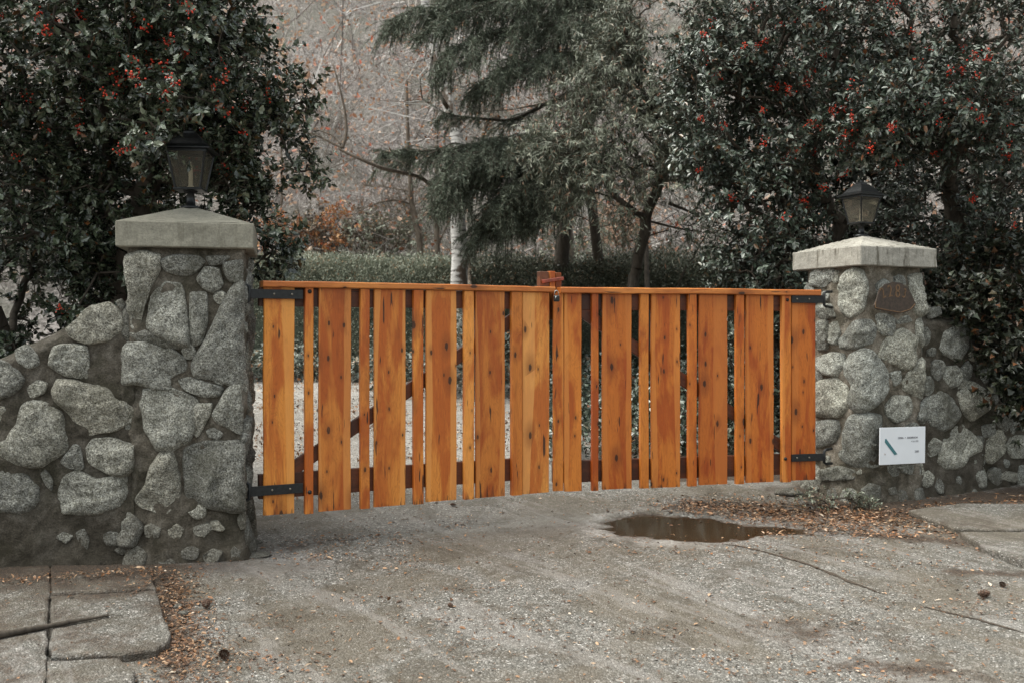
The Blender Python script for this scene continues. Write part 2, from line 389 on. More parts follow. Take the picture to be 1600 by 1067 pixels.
def gh(x, y):
    x = np.asarray(x, float); y = np.asarray(y, float)
    P = np.stack([x, y, np.zeros_like(x)], -1)
    z = base_h(x, y)+fbm(P, 0.9, 3, 11)*0.012+fbm(P, 6, 3, 12)*0.003+hill(x, y)
    s = pud_shape(x, y)
    near = np.exp(-(((x-1.2)/1.1)**2+((y-6.5)/0.6)**2))
    z = z+near*0.0
    q = ((x-1.25)/1.25)**2+((y-6.6)/0.72)**2; fl = np.exp(-q**2*0.8)
    z = z*(1-fl)+(PWZ+0.006+fbm(P, 7, 3, 12)*0.002)*fl
    z = np.where((s > -0.5) & (s <= 0.0), np.maximum(z, PWZ+0.003), z)
    z = np.where(s > 0, np.minimum(PWZ+0.004-0.05*np.clip(s, 0, 0.5), PWZ+0.004), z)
    # side slopes in the garden
    z = z+np.where(y > 8.2, 0.10*np.clip(x-1.6, 0, 8)*sstep(8.2, 10, y), 0)
    return z
def ghs(x, y): return float(gh(np.array([x]), np.array([y]))[0])
def on_ground(px, py):
    """point of the ground under an image ray"""
    r = (py-HY)/F; t = (px-HX)/F
    lo, hi = 2.0, 16.0
    ys = np.linspace(2, 16, 1400); d = CZ-r*ys-gh(t*ys, ys)
    i = int(np.argmax(d < 0)) if (d < 0).any() else -1
    y = ys[i]; return np.array([t*y, y, ghs(t*y, y)])

def grid(xs, ys, hf):
    X, Y = np.meshgrid(xs, ys); Z = hf(X, Y)
    V = np.stack([X, Y, Z], -1).reshape(-1, 3); nx = len(xs)
    i = np.arange((len(ys)-1)*nx).reshape(len(ys)-1, nx)[:, :-1].ravel()
    return V, np.stack([i, i+1, i+nx+1, i+nx], 1)

def mat_drive():
    g = NG('aggregate_paving'); v = g.tex()
    vo = g.n('TexVoronoi', i_Vector=v, i_Scale=125.0); cellc = g.n('SeparateColor', i_Color=vo.outputs['Color'])
    vo2 = g.n('TexVoronoi', i_Vector=v, i_Scale=42.0); cell2 = g.n('SeparateColor', i_Color=vo2.outputs['Color'])
    c = g.ramp(cellc.outputs[0], [(0, (0.065, 0.060, 0.052)), (0.30, (0.105, 0.100, 0.089)), (0.70, (0.178, 0.170, 0.153)), (0.94, (0.33, 0.31, 0.285)), (1, (0.68, 0.65, 0.62))])
    c = g.mix(g.rf(cell2.outputs[1], 0.86, 0.88, 0, 0.5), c, g.ramp(cell2.outputs[0], [(0, (0.05, 0.045, 0.04)), (0.5, (0.27, 0.235, 0.205)), (1, (0.5, 0.47, 0.45))]))
    edge = g.rf(vo.outputs['Distance'], 0.25, 0.62)
    c = g.mix(g.math('MULTIPLY', edge, 0.38), c, (0.07, 0.063, 0.053))
    # brown film, patchy wear
    pa = g.noise(v, 1.15, 6, 0.62, 0.5); pb = g.noise(v, 3.1, 6, 0.7, 0.3)
    c = g.mix(g.math('MULTIPLY', g.rf(pa, 0.43, 0.60), 0.65), c, (0.105, 0.085, 0.060))
    c = g.mix(g.math('MULTIPLY', g.rf(pb, 0.50, 0.60), 0.6), c, (0.062, 0.049, 0.033))
    # faint wheel streaks
    stv = g.n('VectorRotate', i_Vector=v, i_Angle=R(52), rotation_type='Z_AXIS').outputs[0]
    sk = g.noise(g.map(stv, (0.30, 2.6, 1)), 1.3, 6, 0.68, 0.8)
    c = g.mix(g.math('MULTIPLY', g.rf(sk, 0.53, 0.62), 0.38), c, (0.26, 0.24, 0.225))
    c = g.mix(g.math('MULTIPLY', g.rf(sk, 0.43, 0.36), 0.42), c, (0.055, 0.045, 0.033))
    at = g.n('Attribute', attribute_name='dirt').outputs['Fac']
    dn = g.math('ADD', at, g.math('MULTIPLY', g.math('SUBTRACT', g.noise(v, 5, 7, 0.75), 0.5), 1.9))
    dk = g.rf(dn, 0.34, 0.86)
    soil = g.ramp(g.noise(v, 60, 4, 0.75), [(0.3, (0.016, 0.011, 0.008)), (0.52, (0.055, 0.038, 0.026)), (0.7, (0.13, 0.082, 0.052))])
    c = g.mix(dk, c, soil)
    wt = g.n('Attribute', attribute_name='wet').outputs['Fac']
    wn = g.rf(g.math('ADD', wt, g.math('MULTIPLY', g.math('SUBTRACT', g.noise(v, 9, 5, 0.7), 0.5), 0.9)), 0.35, 0.65)
    c = g.mix(g.math('MULTIPLY', wn, 0.25), c, (0.30, 0.29, 0.29))  # wet patches also carry a pale grey sheen painted in the colour
    r = g.mix(wn, (0.72, 0.72, 0.72), (0.16, 0.16, 0.16))
    h = g.math('ADD', g.math('MULTIPLY', vo.outputs['Distance'], -1.0), g.math('MULTIPLY', g.noise(v, 30, 5, 0.7), 0.8))
    bn = g.n('Bump', i_Height=h, i_Distance=0.008); g.l(g.math('SUBTRACT', 0.85, g.math('MULTIPLY', wn, 0.6)), bn.inputs['Strength'])
    g.l(bn.outputs[0], g.b.inputs['Normal'])
    pl_ = g.n('Attribute', attribute_name='pale').outputs['Fac']
    c = g.mix(g.math('MULTIPLY', pl_, g.rf(g.noise(v, 5, 5, 0.7), 0.3, 0.6, 0.35, 0.9)), c, g.ramp(g.noise(v, 45, 4, 0.8), [(0.35, (0.22, 0.19, 0.165)), (0.5, (0.26, 0.245, 0.225)), (0.62, (0.42, 0.40, 0.38))]))
    return g.out(c, r, None, spec=0.45)
xs = np.unique(np.concatenate([np.linspace(-5, 7, 401), np.linspace(-5, 7, 13)]))
ys = np.unique(np.concatenate([np.linspace(1.5, 9, 300), np.linspace(9, 16, 120)]))
V, Fq = grid(xs, ys, gh)
# extra wear where puddles stood is in the material; soil attribute, plus the puddle's dark reflecting tail:
def soil_mask(x, y):
    d = np.zeros_like(x)
    def line(x0, y0, x1, y1, wd, a):
        dx, dy = x1-x0, y1-y0; L2 = dx*dx+dy*dy
        t = np.clip(((x-x0)*dx+(y-y0)*dy)/L2, 0, 1); q = np.hypot(x-x0-t*dx, y-y0-t*dy)
        return a*np.clip(1-q/wd, 0, 1)
    for a in ((-5, 5.0, -1.6, 5.72, 0.35, 0.9), (2.2, 7.6, 2.55, 7.05, 0.45, 1.1), (2.5, 7.0, 5.5, 8.3, 0.42, 1.2),
              (-1.95, 5.6, -1.45, 4.3, 0.24, 0.95), (-1.45, 4.3, -1.25, 3.6, 0.24, 0.8), (1.3, 7.4, 2.4, 7.0, 0.35, 0.8),
              (1.9, 6.55, 3.2, 6.1, 0.25, 0.85), (3.0, 6.2, 3.9, 6.0, 0.22, 0.9), (-1.6, 5.9, -1.2, 6.2, 0.3, 0.6),
              (1.2, 4.75, 1.75, 4.6, 0.42, 0.62), (1.5, 4.3, 1.85, 4.2, 0.27, 0.8), (2.5, 5.65, 3.1, 5.55, 0.14, 0.9), (1.45, 6.62, 2.0, 6.55, .16, 1.0), (-1.3, 4.9, -0.9, 4.6, .25, .45)):  # soil line past the puddle stands in for its dark reflecting tail
        d = np.maximum(d, line(*a))
    d = np.maximum(d, np.where((y > 8) & (x > 0.9), sstep(0.7, 1.5, x), 0))
    d = np.maximum(d, 0.9*(pud_shape(x, y) > 0.02))
    return d
def add_attr(o, name, vals):
    a = o.data.attributes.new(name, 'FLOAT', 'POINT'); a.data.foreach_set('value', np.asarray(vals, np.float32))
M_drive = mat_drive()
drive = mesh('driveway', V, Fq, M_drive, smooth=True); tag(drive, kind='structure', label='worn wet aggregate driveway with brown stains in front of the gate')
add_attr(drive, 'dirt', soil_mask(V[:, 0], V[:, 1]))
ps = pud_shape(V[:, 0], V[:, 1])
wet = 0.45*np.exp(-((ps+0.10)/0.16)**2)*(V[:, 1] < 8)
wet = np.maximum(wet, 0.85*np.exp(-((V[:, 0]+1.45)/0.5)**2-((V[:, 1]-5.75)/0.35)**2))
wet = np.maximum(wet, 0.9*np.exp(-((V[:, 0]+2.1)/1.6)**2-((V[:, 1]-10)/2.2)**2))
add_attr(drive, 'wet', wet)
add_attr(drive, 'pale', np.maximum(np.maximum(sstep(7.6, 9.0, V[:, 1])*sstep(1.2, 0.2, V[:, 0]), 0.42*np.exp(-((V[:, 0]-0.1)/1.1)**2-((V[:, 1]-6.75)/0.42)**2)), 1.5*np.exp(-((ps+0.16)/0.13)**2)*(.7+.7*vn(V, 7, 8))*sstep(1.5, .9, V[:, 0])*(V[:, 1] < 7.4)*(V[:, 0] < 1.35)))  # gravel paler behind gate; sky reflection painted pale under gate and round puddle
# the wide ground sheet and the bank
def mat_ground():
    g = NG('leafy_bank'); v = g.tex()
    a = g.noise(v, 0.5, 5, 0.6); b = g.noise(v, 14, 6, 0.8)
    c = g.ramp(b, [(0.36, (0.05, 0.043, 0.036)), (0.48, (0.20, 0.178, 0.165)), (0.57, (0.38, 0.345, 0.325)), (0.68, (0.62, 0.56, 0.52))])
    c = g.mix(g.rf(a, 0.42, 0.62, 0, 0.75), c, (0.13, 0.13, 0.10))
    return g.out(c, 0.9, b, 1.0, 0.06)
gx = np.concatenate([np.linspace(-160, -14, 14)[:-1], np.linspace(-14, 16, 100), np.linspace(16, 160, 14)[1:]])
gy = np.concatenate([np.linspace(-120, -2, 10)[:-1], np.linspace(-2, 15.5, 50)[:-1], np.linspace(15.5, 40, 100), np.linspace(40, 200, 12)[1:]])
V, Fq = grid(gx, gy, lambda x, y: gh(x, y)-0.05-0.25*sstep(17, 14.5, y)*(np.abs(x-1) < 5.9)+fbm(np.stack([x, y, 0*x], -1), 0.6, 4, 9)*0.30*sstep(15, 19, y))
tag(mesh('ground', V, Fq, mat_ground(), smooth=True), kind='structure', label='leaf strewn ground rising to a pale brown bank')

# puddle water
gxp = np.arange(0.30, 2.3, 0.015); gyp = np.arange(5.95, 7.2, 0.015)
X, Y = np.meshgrid(gxp, gyp); S = pud_shape(X, Y)
V = np.stack([X, Y, np.full_like(X, PWZ)], -1).reshape(-1, 3); nx = len(gxp)
keep = (S[:-1, :-1] > -0.06) & (S[1:, 1:] > -0.06) & (S[1:, :-1] > -0.06) & (S[:-1, 1:] > -0.06)
ii = (np.arange(len(gyp)-1)[:, None]*nx+np.arange(nx-1)[None])[keep]
g = NG('puddle_water'); g.b.inputs['IOR'].default_value = 1.33
M_water = g.out((0.036, 0.020, 0.010), 0.13, g.noise(g.tex(), 6, 2), 0.06, 0.01)
tag(mesh('puddle', V, np.stack([ii, ii+1, ii+nx+1, ii+nx], 1), M_water, smooth=True), 'brown shallow puddle with ragged pale rim in front of the right gate leaf', 'puddle', kind='structure')

# seams in the drive, filled with dirt
g = NG('seam_dirt'); M_seam = g.out(g.ramp(g.noise(g.tex(), 60, 4, .7), [(.3, (.018, .013, .009)), (.7, (.085, .06, .04))]), .9, g.noise(g.tex(), 80, 3), .8, .006)
def seam(pts, wd, seed, label):
    Q = np.array([on_ground(*p) for p in pts]); t = np.linspace(0, 1, 90); u = np.linspace(0, 1, len(Q)); C_ = np.stack([np.interp(t, u, Q[:, k]) for k in range(3)], -1)
    C_[:, :2] += np.stack([vn(C_, 7, seed), vn(C_, 7, seed+1)], -1)*.012; T = nrm(np.gradient(C_, axis=0)); N_ = np.stack([-T[:, 1], T[:, 0], 0*t], -1)
    w_ = wd*(.25+.75*np.sin(t*math.pi)**.5)*(1+.6*vn(C_, 16, seed+2)); L_ = C_+N_*w_[:, None]; R_ = C_-N_*w_[:, None]
    for q in (L_, R_): q[:, 2] = gh(q[:, 0], q[:, 1])+.004
    V = np.concatenate([L_, R_]); n = len(t); tag(mesh('paving_seam', V, [(i, n+i, n+i+1, i+1) for i in range(n-1)], M_seam), kind='structure', label=label)
seam([(1135, 850), (1250, 878), (1375, 928)], .013, 3, 'dirt filled crack running toward the right from the puddle')
seam([(1440, 948), (1500, 962), (1600, 990)], .008, 15, 'faint crack near the cones at the right')
# pavement slabs
M_slab = mat_drive(); M_slab.name = 'slab_aggregate'
def slab(parent, poly, th=0.035, seed=0):
    pts = np.array([on_ground(max(min(p[0], 1700), -260), p[1]) for p in poly])
    # resample the outline with a little wear
    out = []
    n = len(pts)
    for i in range(n):
        a, b = pts[i], pts[(i+1) % n]; L = np.linalg.norm(b-a); k = max(2, int(L/0.04))
        for j in range(k): out.append(a+(b-a)*j/k)
    out = np.array(out); nn = fbm(out*[1, 1, 0], 9, 3, seed); out[:, 0] += nn*0.008; out[:, 1] += fbm(out*[1, 1, 0], 9, 3, seed+5)*0.008
    c = out.mean(0)
    def ring(sh, dz):
        d = nrm((out-c)*[1, 1, 0]); q = out-d*sh; q = q.copy(); q[:, 2] = base_h(q[:, 0], q[:, 1])+dz; return q
    rings = [ring(0, -0.03), ring(0, th-0.012), ring(0.006, th-0.003), ring(0.018, th)]
    for f in (0.75, 0.45, 0.2):
        q = c+(rings[3]-c)*f; q[:, 2] = base_h(q[:, 0], q[:, 1])+th+fbm(q, 2.5, 3, seed)*0.004; rings.append(q)
    m = len(out); V = np.concatenate(rings+[c[None]*1.0]); V[-1, 2] = base_h(c[0], c[1])+th
    Fc = [(r*m+i, r*m+(i+1) % m, (r+1)*m+(i+1) % m, (r+1)*m+i) for r in range(len(rings)-1) for i in range(m)]
    L = (len(rings)-1)*m; Fc += [(L+i, L+(i+1) % m, len(V)-1) for i in range(m)]
    return V, Fc
for nm, lab, polys in (('pavement', 'cracked mossy aggregate pavement slabs at the foot of the left wall',
        [[(-250, 893), (77, 889), (79, 930), (75, 1000), (72, 1110), (-250, 1110)], [(80, 889), (222, 886), (238, 893), (243, 926), (81, 935)],
         [(81, 938), (243, 929), (250, 955), (265, 1000), (262, 1016), (245, 1029), (190, 1034), (77, 1042)],
         [(75, 1049), (188, 1040), (212, 1060), (205, 1110), (72, 1110)]]),
        ('pavement', 'broken pavement slabs at the foot of the right wall',
        [[(1420, 806), (1500, 795), (1700, 797), (1700, 832), (1560, 838), (1490, 834)], [(1500, 841), (1700, 838), (1700, 905), (1600, 888), (1540, 866)]])):
    b = MB()
    for k, p in enumerate(polys): b.add(*slab(None, p, seed=k*3))
    o = b.build(nm, M_slab); tag(o, kind='structure', label=lab)
    co = np.array([v.co[:] for v in o.data.vertices]); 
    add_attr(o, 'dirt', 0.50+0.35*sstep(4.9, 5.6, co[:, 1]) if co[0, 0] < 0 else np.full(len(co), 0.35)); add_attr(o, 'wet', np.zeros(len(co))); add_attr(o, 'pale', np.zeros(len(co)))

# ------------------------------------------------------------------ stone work
class Path:
    def __init__(s, pts, closed=False, r=0.0):
        P = [np.array(p, float) for p in pts]
        if closed and r > 0:
            Q = []
            n = len(P)
            for i in range(n):
                a, b, c = P[i-1], P[i], P[(i+1) % n]
                u = nrm(a-b); v = nrm(c-b)
                p0 = b+u*r; p1 = b+v*r
                for k in range(9):
                    t = k/8; Q.append((1-t)**2*p0+2*t*(1-t)*b+t*t*p1)
            Q.append(Q[0]); P = Q
        elif closed: P = P+[P[0]]
        # densify
        Q = []
        for a, b in zip(P[:-1], P[1:]):
            k = max(1, int(np.linalg.norm(b-a)/0.03))
            for j in range(k): Q.append(a+(b-a)*j/k)
        Q.append(P[-1]); s.P = np.array(Q); s.closed = closed
        d = np.linalg.norm(np.diff(s.P, axis=0), axis=1); s.s = np.concatenate([[0], np.cumsum(d)]); s.L = s.s[-1]
        T = np.diff(s.P, axis=0); T = nrm(T); T = np.concatenate([T, T[-1:]])
        if closed: T[-1] = T[0]
        T2 = nrm(T+np.concatenate([T[-2:-1] if closed else T[:1], T[:-1]]))
        s.N = np.stack([T2[:, 1], -T2[:, 0]], -1)     # outward for a path running left->right as seen from the camera
    def at(s, u):
        u = np.asarray(u, float)
        if s.closed: u = np.mod(u, s.L)
        p = np.stack([np.interp(u, s.s, s.P[:, k]) for k in (0, 1)], -1)
        n = np.stack([np.interp(u, s.s, s.N[:, k]) for k in (0, 1)], -1)
        return p, nrm(n)
    def hit(s, px):
        t = (px-HX)/F; best = None
        f = s.P[:, 0]-t*s.P[:, 1]
        for i in range(len(f)-1):
            if f[i]*f[i+1] <= 0 and f[i] != f[i+1]:
                a = f[i]/(f[i]-f[i+1]); y = s.P[i, 1]*(1-a)+s.P[i+1, 1]*a
                if best is None or y < best[1]: best = (s.s[i]*(1-a)+s.s[i+1]*a, y)
        if best is None:
            # beyond the silhouette: nearest end
            j = int(np.argmin(np.abs(f)/s.P[:, 1])); best = (s.s[j], s.P[j, 1])
        return best
def catmull(pts, n):
    pts = np.array(pts, float); m = len(pts)
    d = np.linalg.norm(np.roll(pts, -1, 0)-pts, axis=1); cs = np.concatenate([[0], np.cumsum(d)])
    u = np.linspace(0, cs[-1], n, endpoint=False); out = []
    for x in u:
        i = min(int(np.searchsorted(cs, x, 'right')-1), m-1); t = (x-cs[i])/max(d[i], 1e-9)
        p0, p1, p2, p3 = pts[i-1], pts[i], pts[(i+1) % m], pts[(i+2) % m]
        q = 0.5*((2*p1)+(-p0+p2)*t+(2*p0-5*p1+4*p2-p3)*t*t+(-p0+3*p1-3*p2+p3)*t**3)
        lin = p1*(1-t)+p2*t
        out.append(0.45*q+0.55*lin)
    return np.array(out)
def flare(z, z0): return 0.035*np.exp(-np.clip(z-z0, 0, 9)/0.12)
def stone_geo(path, poly_sz, z0, seed, back=0.0):
    n = 52; rings = 13
    o = catmull(poly_sz, n); c = o.mean(0)
    area = 0.5*abs(np.sum(o[:, 0]*np.roll(o[:, 1], -1)-o[:, 1]*np.roll(o[:, 0], -1)))
    low = c[1] < z0+0.27 and area < 0.02; T = float(np.clip(0.14*math.sqrt(area), 0.010, 0.038))*(0.45 if low else 1)
    jit = fbm(np.concatenate([o*1.0, np.full((n, 1), seed*1.7)], 1), 16, 4, seed)*0.06
    o = c+(o-c)*((1.0 if low else 1.14)+jit[:, None])
    V = []
    ts = np.concatenate([[0, 0, 0.02, 0.06, 0.12], np.linspace(0.2, 0.94, rings-5)])
    rs = np.random.default_rng(seed); tilt = rs.normal(0, 1, 2)*0.10
    for k, t in enumerate(ts):
        q = c+(o-c)*(1-t)*(1.02 if k == 0 else 1.0)
        h = -0.03 if k == 0 else T*(1-(1-min(t*1.5, 1))**2.6)**0.62
        h = h+((q-c) @ tilt)*min(1, t*6)
        V.append(np.concatenate([q, np.full((n, 1), 0)+np.reshape(h, (-1, 1)) if np.ndim(h) else np.full((n, 1), h)], 1))
    V.append(np.array([[c[0], c[1], T]]))
    V = np.concatenate(V)
    p, nn = path.at(V[:, 0])
    h = V[:, 2]+flare(V[:, 1], z0)-back
    W3 = np.stack([p[:, 0]+nn[:, 0]*h, p[:, 1]+nn[:, 1]*h, V[:, 1]], -1)
    # rock relief: broad facets, pits
    e = np.clip((V[:, 2]+0.03)/0.05, 0, 1)
    rid = 1-np.abs(fbm(W3+seed*3.1, 7.5, 3, seed))
    dsp = (rid-0.6)*0.024+fbm(W3+seed, 24, 4, seed+2)*0.0075
    dsp = dsp*min(1.0, math.sqrt(area)/0.13)*(0.4 if low else 1)-(0.003 if low else 0)
    W3[:, 0] += nn[:, 0]*dsp*e; W3[:, 1] += nn[:, 1]*dsp*e; W3[:, 2] += dsp*e*0.3
    m = len(ts)
    Fc = [(k*n+i, k*n+(i+1) % n, (k+1)*n+(i+1) % n, (k+1)*n+i) for k in range(m-1) for i in range(n)]
    L = (m-1)*n; Fc += [(L+i, L+(i+1) % n, m*n) for i in range(n)]
    return W3, Fc, (c[0], c[1], math.sqrt(area/math.pi))
def px_poly(path, poly):
    out = []
    for x, y in poly:
        s_, d = path.hit(x); out.append((s_, ZD(y, d)))
    return out
def unwrap(poly, L):
    s0 = poly[0][0]; return [((s-s0+L/2) % L-L/2+s0, z) for s, z in poly]
def fillers(path, existing, s_rng, z_lo, z_hi_f, n, rmin, rmax, seed, gap=0.012):
    """more stones where the photo does not show any: irregular ones kept apart"""
    rs = np.random.default_rng(seed); out = []
    circ = list(existing)
    for rr in np.linspace(rmax, rmin, 7):
        for _ in range(n):
            s = rs.uniform(*s_rng); z = rs.uniform(z_lo, z_hi_f(s))
            r = rr*rs.uniform(0.85, 1.15)
            if z+r*0.9 > z_hi_f(s) or z-r < z_lo-0.05: continue
            ok = True
            for (a, b, q) in circ:
                da = abs(a-s)
                if path.closed: da = min(da, path.L-da)
                if da*da+(b-z)**2 < (q+r+gap)**2: ok = False; break
            if not ok: continue
            circ.append((s, z, r)); k = rs.integers(6, 9); a0 = rs.uniform(0, 6.28)
            asp = rs.uniform(0.8, 1.15)
            out.append([(s+r*1.06*asp*math.cos(a0+6.283*j/k)*rs.uniform(0.82, 1.12), z+r*1.06/asp*math.sin(a0+6.283*j/k)*rs.uniform(0.82, 1.12)) for j in range(k)])
    return out
A = lambda L, ox, oy, sc: [[(ox+x*sc, oy+y*sc) for x, y in p] for p in L]
left_px = A([
 [(60,250),(95,235),(130,262),(135,295),(105,312),(68,290)], [(180,300),(200,240),(250,232),(308,240),(314,300),(305,342),(240,335)],
 [(250,170),(330,95),(390,82),(430,120),(440,170),(400,205),(330,222),(280,205)], [(-60,290),(0,290),(50,315),(80,355),(50,400),(0,420),(-60,410)],
 [(100,385),(135,358),(168,370),(155,405),(115,418)], [(0,455),(45,460),(40,480),(0,510),(-40,500)],
 [(5,590),(60,530),(85,450),(140,440),(210,480),(230,560),(225,610),(150,655),(60,650),(15,625)],
 [(205,400),(220,365),(270,365),(330,380),(395,390),(430,420),(485,470),(470,500),(400,530),(320,545),(285,520),(265,480),(220,440)],
 [(355,270),(410,262),(470,228),(530,230),(600,245),(645,275),(660,320),(610,345),(612,385),(560,385),(500,365),(430,370),(410,310)],
 [(525,400),(600,392),(660,410),(705,440),(695,520),(680,570),(620,600),(570,598),(530,530),(522,460)],
 [(325,600),(345,575),(420,575),(490,600),(510,640),(480,680),(440,705),(380,685),(330,650)], [(225,650),(265,595),(290,600),(300,670),(275,680),(240,665)],
 [(-60,690),(20,690),(90,705),(130,750),(125,810),(80,835),(10,830),(-60,820)], [(150,700),(165,685),(190,720),(185,755),(165,735)],
 [(235,720),(290,690),(350,720),(440,700),(450,750),(430,810),(340,835),(240,830),(225,780)],
 [(500,780),(530,740),(545,680),(580,630),(620,630),(645,700),(640,790),(600,832),(560,825),(515,805)],
 [(680,610),(740,588),(850,590),(876,600),(874,820),(800,818),(740,800),(690,770),(678,690)], [(370,910),(400,870),(430,866),(455,890),(460,935),(425,955),(385,955)],
 [(415,970),(450,950),(468,965),(445,988)], [(200,925),(230,905),(265,920),(240,948)], [(275,910),(305,895),(325,930),(320,970),(295,960)],
 [(520,890),(550,870),(585,890),(575,925),(530,925)], [(605,890),(640,875),(665,895),(650,930),(612,925)], [(700,890),(750,870),(770,895),(740,925),(705,915)],
 [(760,870),(790,865),(815,895),(800,905),(765,895)], [(735,990),(770,965),(810,975),(790,1010),(750,1015)], [(835,970),(850,955),(870,975),(866,1010),(845,1015)],
 [(575,1010),(620,998),(640,1015),(600,1042),(578,1035)], [(750,540),(775,530),(805,550),(790,570),(760,562)], [(775,480),(820,400),(872,370),(874,540),(840,530),(790,505)],
 [(655,360),(690,350),(740,365),(800,380),(790,410),(740,418),(680,395)], [(705,290),(750,210),(800,100),(850,25),(876,20),(878,355),(800,345),(720,325)],
 [(540,140),(555,60),(600,22),(650,20),(670,90),(682,220),(650,232),(590,200),(545,170)], [(688,200),(692,55),(745,50),(750,140),(730,210),(700,222)],
 [(480,190),(530,180),(600,215),(650,240),(600,240),(540,225),(495,210)], [(705,450),(765,445),(760,480),(720,555),(708,545)], [(420,75),(440,65),(452,85),(440,100)],
 ], 0, 440, .4312)+A([
 [(600,660),(730,655),(735,720),(690,810),(670,870),(650,950),(615,965),(600,900),(596,780)], [(750,680),(790,655),(900,652),(935,680),(900,725),(850,742),(780,725)],
 [(915,760),(950,710),(1010,720),(1028,780),(990,820),(940,800)], [(1040,690),(1118,680),(1120,770),(1070,770),(1045,740)], [(960,655),(1060,655),(1020,690),(975,695)]], 0, 180, .3373)
right_px = A([
 [(400,230),(430,180),(500,165),(560,200),(590,260),(595,340),(560,410),(500,450),(450,450),(415,400),(430,330),(398,280)],
 [(250,200),(310,170),(375,175),(378,230),(350,280),(290,275),(255,240)], [(240,330),(330,300),(385,340),(410,400),(400,440),(340,480),(245,470)],
 [(370,100),(400,50),(440,10),(520,5),(540,60),(520,110),(440,140),(380,140)], [(555,0),(630,0),(630,50),(590,75),(558,50)],
 [(570,180),(620,80),(680,55),(740,90),(738,170),(720,230),(690,250),(640,215)], [(750,20),(790,-15),(850,0),(860,60),(830,120),(780,135),(752,90)],
 [(685,310),(740,230),(800,190),(880,215),(870,280),(820,340),(780,390),(730,370),(695,350)], [(865,140),(900,40),(960,10),(1010,70),(1000,150),(960,200),(900,175)],
 [(890,280),(910,240),(950,235),(980,270),(960,320),(925,340),(900,310)], [(965,380),(990,310),(1060,330),(1120,380),(1130,430),(1060,480),(1020,500),(985,450)],
 [(770,470),(800,400),(870,370),(930,400),(960,480),(930,530),(880,555),(820,525)], [(600,440),(640,390),(700,390),(720,440),(700,490),(650,510),(610,480)],
 [(865,700),(890,610),(960,535),(1010,570),(1060,610),(1060,660),(1000,690),(970,735),(890,740)], [(1095,690),(1110,610),(1170,555),(1192,600),(1185,670),(1130,712)],
 [(1205,640),(1230,590),(1293,590),(1320,650),(1293,690),(1230,690)], [(1170,780),(1200,760),(1250,770),(1258,800),(1230,820),(1175,805)],
 [(800,640),(830,600),(865,610),(855,670),(815,685)], [(395,620),(410,520),(450,480),(560,485),(570,600),(560,715),(450,730),(400,700)],
 [(240,520),(340,510),(350,560),(330,610),(250,640)], [(250,20),(290,10),(300,80),(290,140),(250,140)], [(305,30),(340,15),(360,60),(345,120),(310,110)],
 [(470,850),(510,822),(560,835),(555,890),(480,890)], [(600,850),(635,840),(645,870),(610,880)], [(620,270),(665,260),(670,310),(640,330)],
 [(640,740),(700,725),(780,740),(770,775),(680,775)], [(1080,540),(1140,525),(1150,570),(1090,590)], [(1340,560),(1420,570),(1440,640),(1350,650)], [(270,760),(350,740),(430,760),(420,800),(300,810)]], 1200, 500, .3094)+A([
 [(385,740),(400,640),(450,595),(510,610),(530,700),(510,800),(440,840),(395,800)], [(770,640),(846,620),(850,700),(838,830),(800,820),(768,740)],
 [(580,840),(640,830),(680,860),(660,940),(610,930)], [(235,600),(330,580),(350,630),(300,680),(235,670)], [(870,800),(920,795),(930,830),(880,850)],
 [(262,790),(330,780),(350,840),(300,855),(265,840)], [(690,850),(750,840),(770,870),(700,880)]], 1200, 250, .2905)

